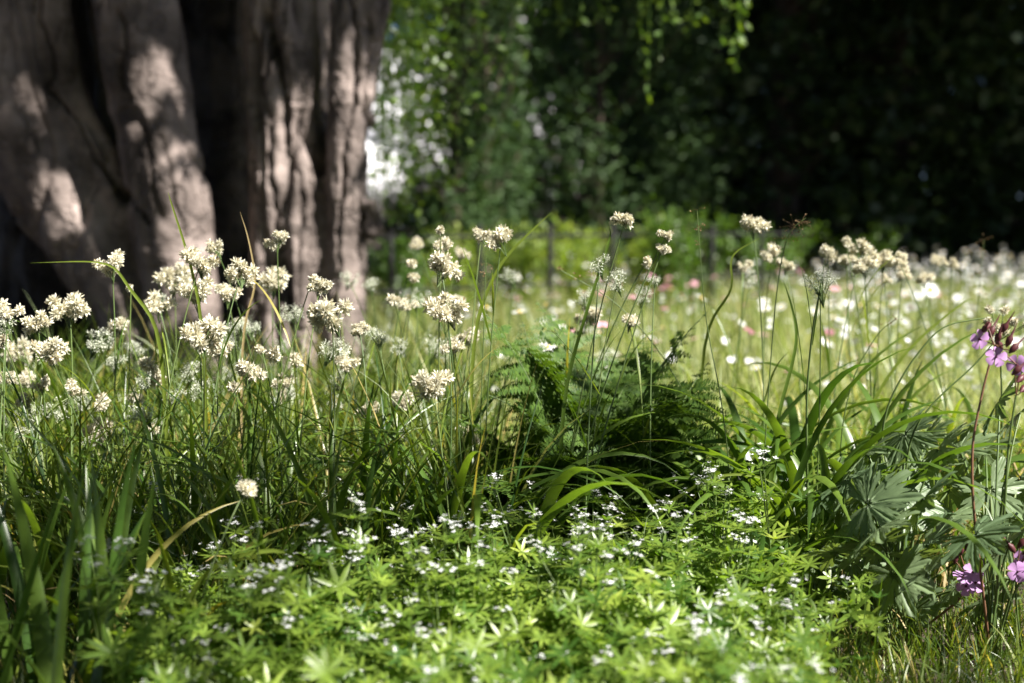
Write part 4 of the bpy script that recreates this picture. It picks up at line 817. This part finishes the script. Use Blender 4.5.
geranium(905, 2.05, [(845, 508, 34, -.05), (880, 545, 44, -.12), (905, 500, 38, 0), (930, 470, 36, .1), (870, 470, 34, .12), (950, 520, 30, -.05), (915, 560, 32, -.1), (850, 560, 30, .0), (835, 545, 28, .08), (900, 590, 30, .0), (960, 560, 28, .05), (880, 445, 30, .25), (925, 440, 28, .28), (950, 490, 34, .05), (830, 590, 26, .1), (870, 600, 28, .08), (940, 600, 28, .05), (900, 530, 36, .1), (860, 520, 34, .12), (820, 500, 30, .05), (812, 530, 28, .1), (835, 480, 28, .15), (855, 490, 34, .0), (890, 480, 34, .1), (930, 545, 36, -.1), (890, 520, 36, -.05), (955, 590, 30, -.05), (915, 610, 28, 0), (800, 560, 24, .1), (945, 515, 32, .0), (905, 455, 28, .25), (840, 530, 34, -.08), (868, 505, 42, -.14), (835, 555, 36, -.12), (925, 500, 40, -.15), (895, 575, 38, -.16), (868, 455, 36, .05), (905, 435, 34, .1), (940, 450, 36, .0), (850, 480, 36, -.05), (880, 530, 42, -.18), (930, 575, 38, -.17)],
    [([(960, 600), (968, 575)], [(962, 578), (973, 572), (966, 586), (975, 583)], [(960, 553), (967, 548), (974, 556), (955, 560)])], 'geranium with broad cut grey green leaves and one low mauve cluster', 5)
geranium(1000, 1.98, [(975, 535, 38, -.1), (1010, 545, 34, -.05), (990, 490, 36, .05), (1020, 480, 36, .1), (985, 450, 30, .2), (1000, 402, 34, .1), (1020, 415, 28, .1), (960, 450, 30, .2), (1010, 580, 30, .0), (985, 600, 30, .05), (1030, 520, 34, 0), (1040, 560, 36, 0), (970, 425, 28, .25), (1000, 520, 36, .08)],
    [([(972, 500), (972, 440), (985, 380), (995, 345)], [(979, 339), (996, 357), (1017, 365)], [(984, 330), (990, 334), (997, 340), (1003, 330), (1008, 343), (1000, 348), (988, 326), (1012, 350)]), ([(1005, 500), (1008, 450), (1012, 420), (1016, 395)], [], [(1019, 380), (1022, 390), (1015, 372)]),
     ([(1012, 590), (1016, 575)], [(1018, 572), (1024, 560), (1028, 570)], [(1013, 550), (1020, 545), (1026, 552)])], 'geranium with tall mauve flowers and maroon seed pods at the right picture edge', 9)
# white umbel behind the purple flowers
def umbel(px, py, D):
    p = at(px, py, D); base = p*[1, 1, 0]; r = thing('white_umbel', 'bright white umbel right behind the tall mauve geranium flowers', 'flower', tuple(base)); rg = np.random.default_rng(4)
    V, F = tube(bez((0, 0, 0), (.02, 0, .2), (0, 0, p[2]-.03), 12), .0018, 5); MB().add(V, F).build('stem', M['stem'], r)
    for i in range(9):
        q = np.array([rg.normal()*.024, rg.normal()*.015, p[2]+rg.normal()*.012]); V, F = tube(bez((0, 0, p[2]-.03), (q[0]*.6, q[1]*.6, p[2]-.01), q, 5), .0007, 4); MB().add(V, F).build('ray', M['stem'], r)
        share('floret_cluster', HS[i % 3], r, tuple(q), (0, 0, i), .75)
umbel(1000, 322, 2.35)

# ------------------------------------------------------------------ meadow flowers
def daisy_protos():
    out = []
    for i in range(4):
        rg = np.random.default_rng(900+i); n = 16; th = np.arange(n)*2*PI/n; tilt = unit(np.array([[rg.normal()*.35, -.35+rg.normal()*.3, 1]]))[0]; a = unit(np.cross(tilt, [0, 1, 0])); b = np.cross(tilt, a)
        d = np.cos(th)[:, None]*a+np.sin(th)[:, None]*b+tilt*.1; X = np.cross(np.repeat(tilt[None], n, 0), unit(d)); Rm = np.stack([unit(X), np.cross(unit(d), unit(X)), unit(d)], -1)
        mb = MB(); inst(mb, *leafproto(.42, 2, .0), Rm, np.zeros((n, 3))+unit(d)*.003, .02, rg.random(n)); k = np.concatenate([[np.zeros(3)], ]); V, F = tube([-tilt*.003, tilt*.001, tilt*.004, tilt*.005], [.003, .007, .005, .0005], 8); mb.add(V, F, .5, 1)
        o = mb.build('flower', [M['white'], M['yellow']]); out.append(o.data); bpy.data.objects.remove(o)
    return out
DM = daisy_protos()
def pinkmesh():
    V, F = petal5(.016); mb = MB(); mb.add(V, F, .6); o = mb.build('flower', M['pink']); m_ = o.data; bpy.data.objects.remove(o); return m_
PM = pinkmesh(); V, F = tube(bez((0, 0, 0), (.01, 0, .5), (0, 0, 1), 6), .0016, 4); o = MB().add(V, F).build('stem', M['stem']); STM = o.data; bpy.data.objects.remove(o)
def mflower(x, y, h, me, sc, name, lab, cat, group, rg):
    r = thing(name, lab, cat, (x, y, 0), group); s = share('stem', STM, r); s.scale = (1, 1, h)
    share('flower', me, r, (0, 0, h), (rg.normal()*.3, rg.normal()*.3, rg.uniform(0, 6)), sc)
rg = np.random.default_rng(950); i = 0
while i < 290:
    D = rg.uniform(3.6, 12); px = rg.uniform(400, 1060)
    dens = .9 if px > 900 else .55 if px > 800 else .35
    if 5.5 > D: dens *= .6
    if rg.random() > dens: continue
    lab = ('white daisy in the thick white drift at the right of the meadow' if px > 880 else 'white daisy near the fence in the left of the meadow' if px < 620 else 'white daisy scattered in the middle of the meadow')
    mflower(gx(px, D), D, rg.uniform(.28, .46) if px > 850 else rg.uniform(.22, .40), DM[i % 4], rg.uniform(.65, 1.15), 'daisy', lab, 'flower', 'white daisies of the meadow', rg); i += 1
mb = MB(); n = 1900; D = 3.3+11*rg.random(n)**.8; px = np.where(rg.random(n) < .55, rg.uniform(820, 1100, n), rg.uniform(380, 1100, n)); X = gx(px, D); DP = DM[0]
Vd = np.empty(len(DP.vertices)*3, np.float32); DP.vertices.foreach_get('co', Vd); Vd = Vd.reshape(-1, 3)[:16*9]; Fd = np.array([list(p.vertices) for p in DP.polygons if p.material_index == 0])
inst(mb, Vd, Fd, frames(rg.normal(size=(n, 3))*[.4, .4, 0]+[0, 0, 1], rg.uniform(0, 6, n)), np.stack([X, D, rg.uniform(.14, .36, n)], -1), rg.uniform(.3, .7, n), rg.random(n))
tag(mb.build('small_white_flowers', M['white']), 'countless tiny white flowers sprinkled through the sunlit meadow', 'flowers', kind='stuff')
for i in range(60):
    D = rg.uniform(3.4, 8); px = rg.choice([640, 700, 850, 880, 780, 560])+rg.normal()*40
    mflower(gx(px, D), D, rg.uniform(.22, .40), PM, rg.uniform(.8, 1.2), 'pink_campion', 'small pink flower in the meadow grass' , 'flower', 'pink flowers of the meadow', rg)
mflower(gx(601, 3.2), 3.2, at(601, 325, 3.2)[2], PM, 1.1, 'pink_campion', 'single deep pink flower just behind the fern tip', 'flower', None, rg)
print('objects', len(bpy.data.objects), 'verts', sum(len(m.vertices) for m in bpy.data.meshes))
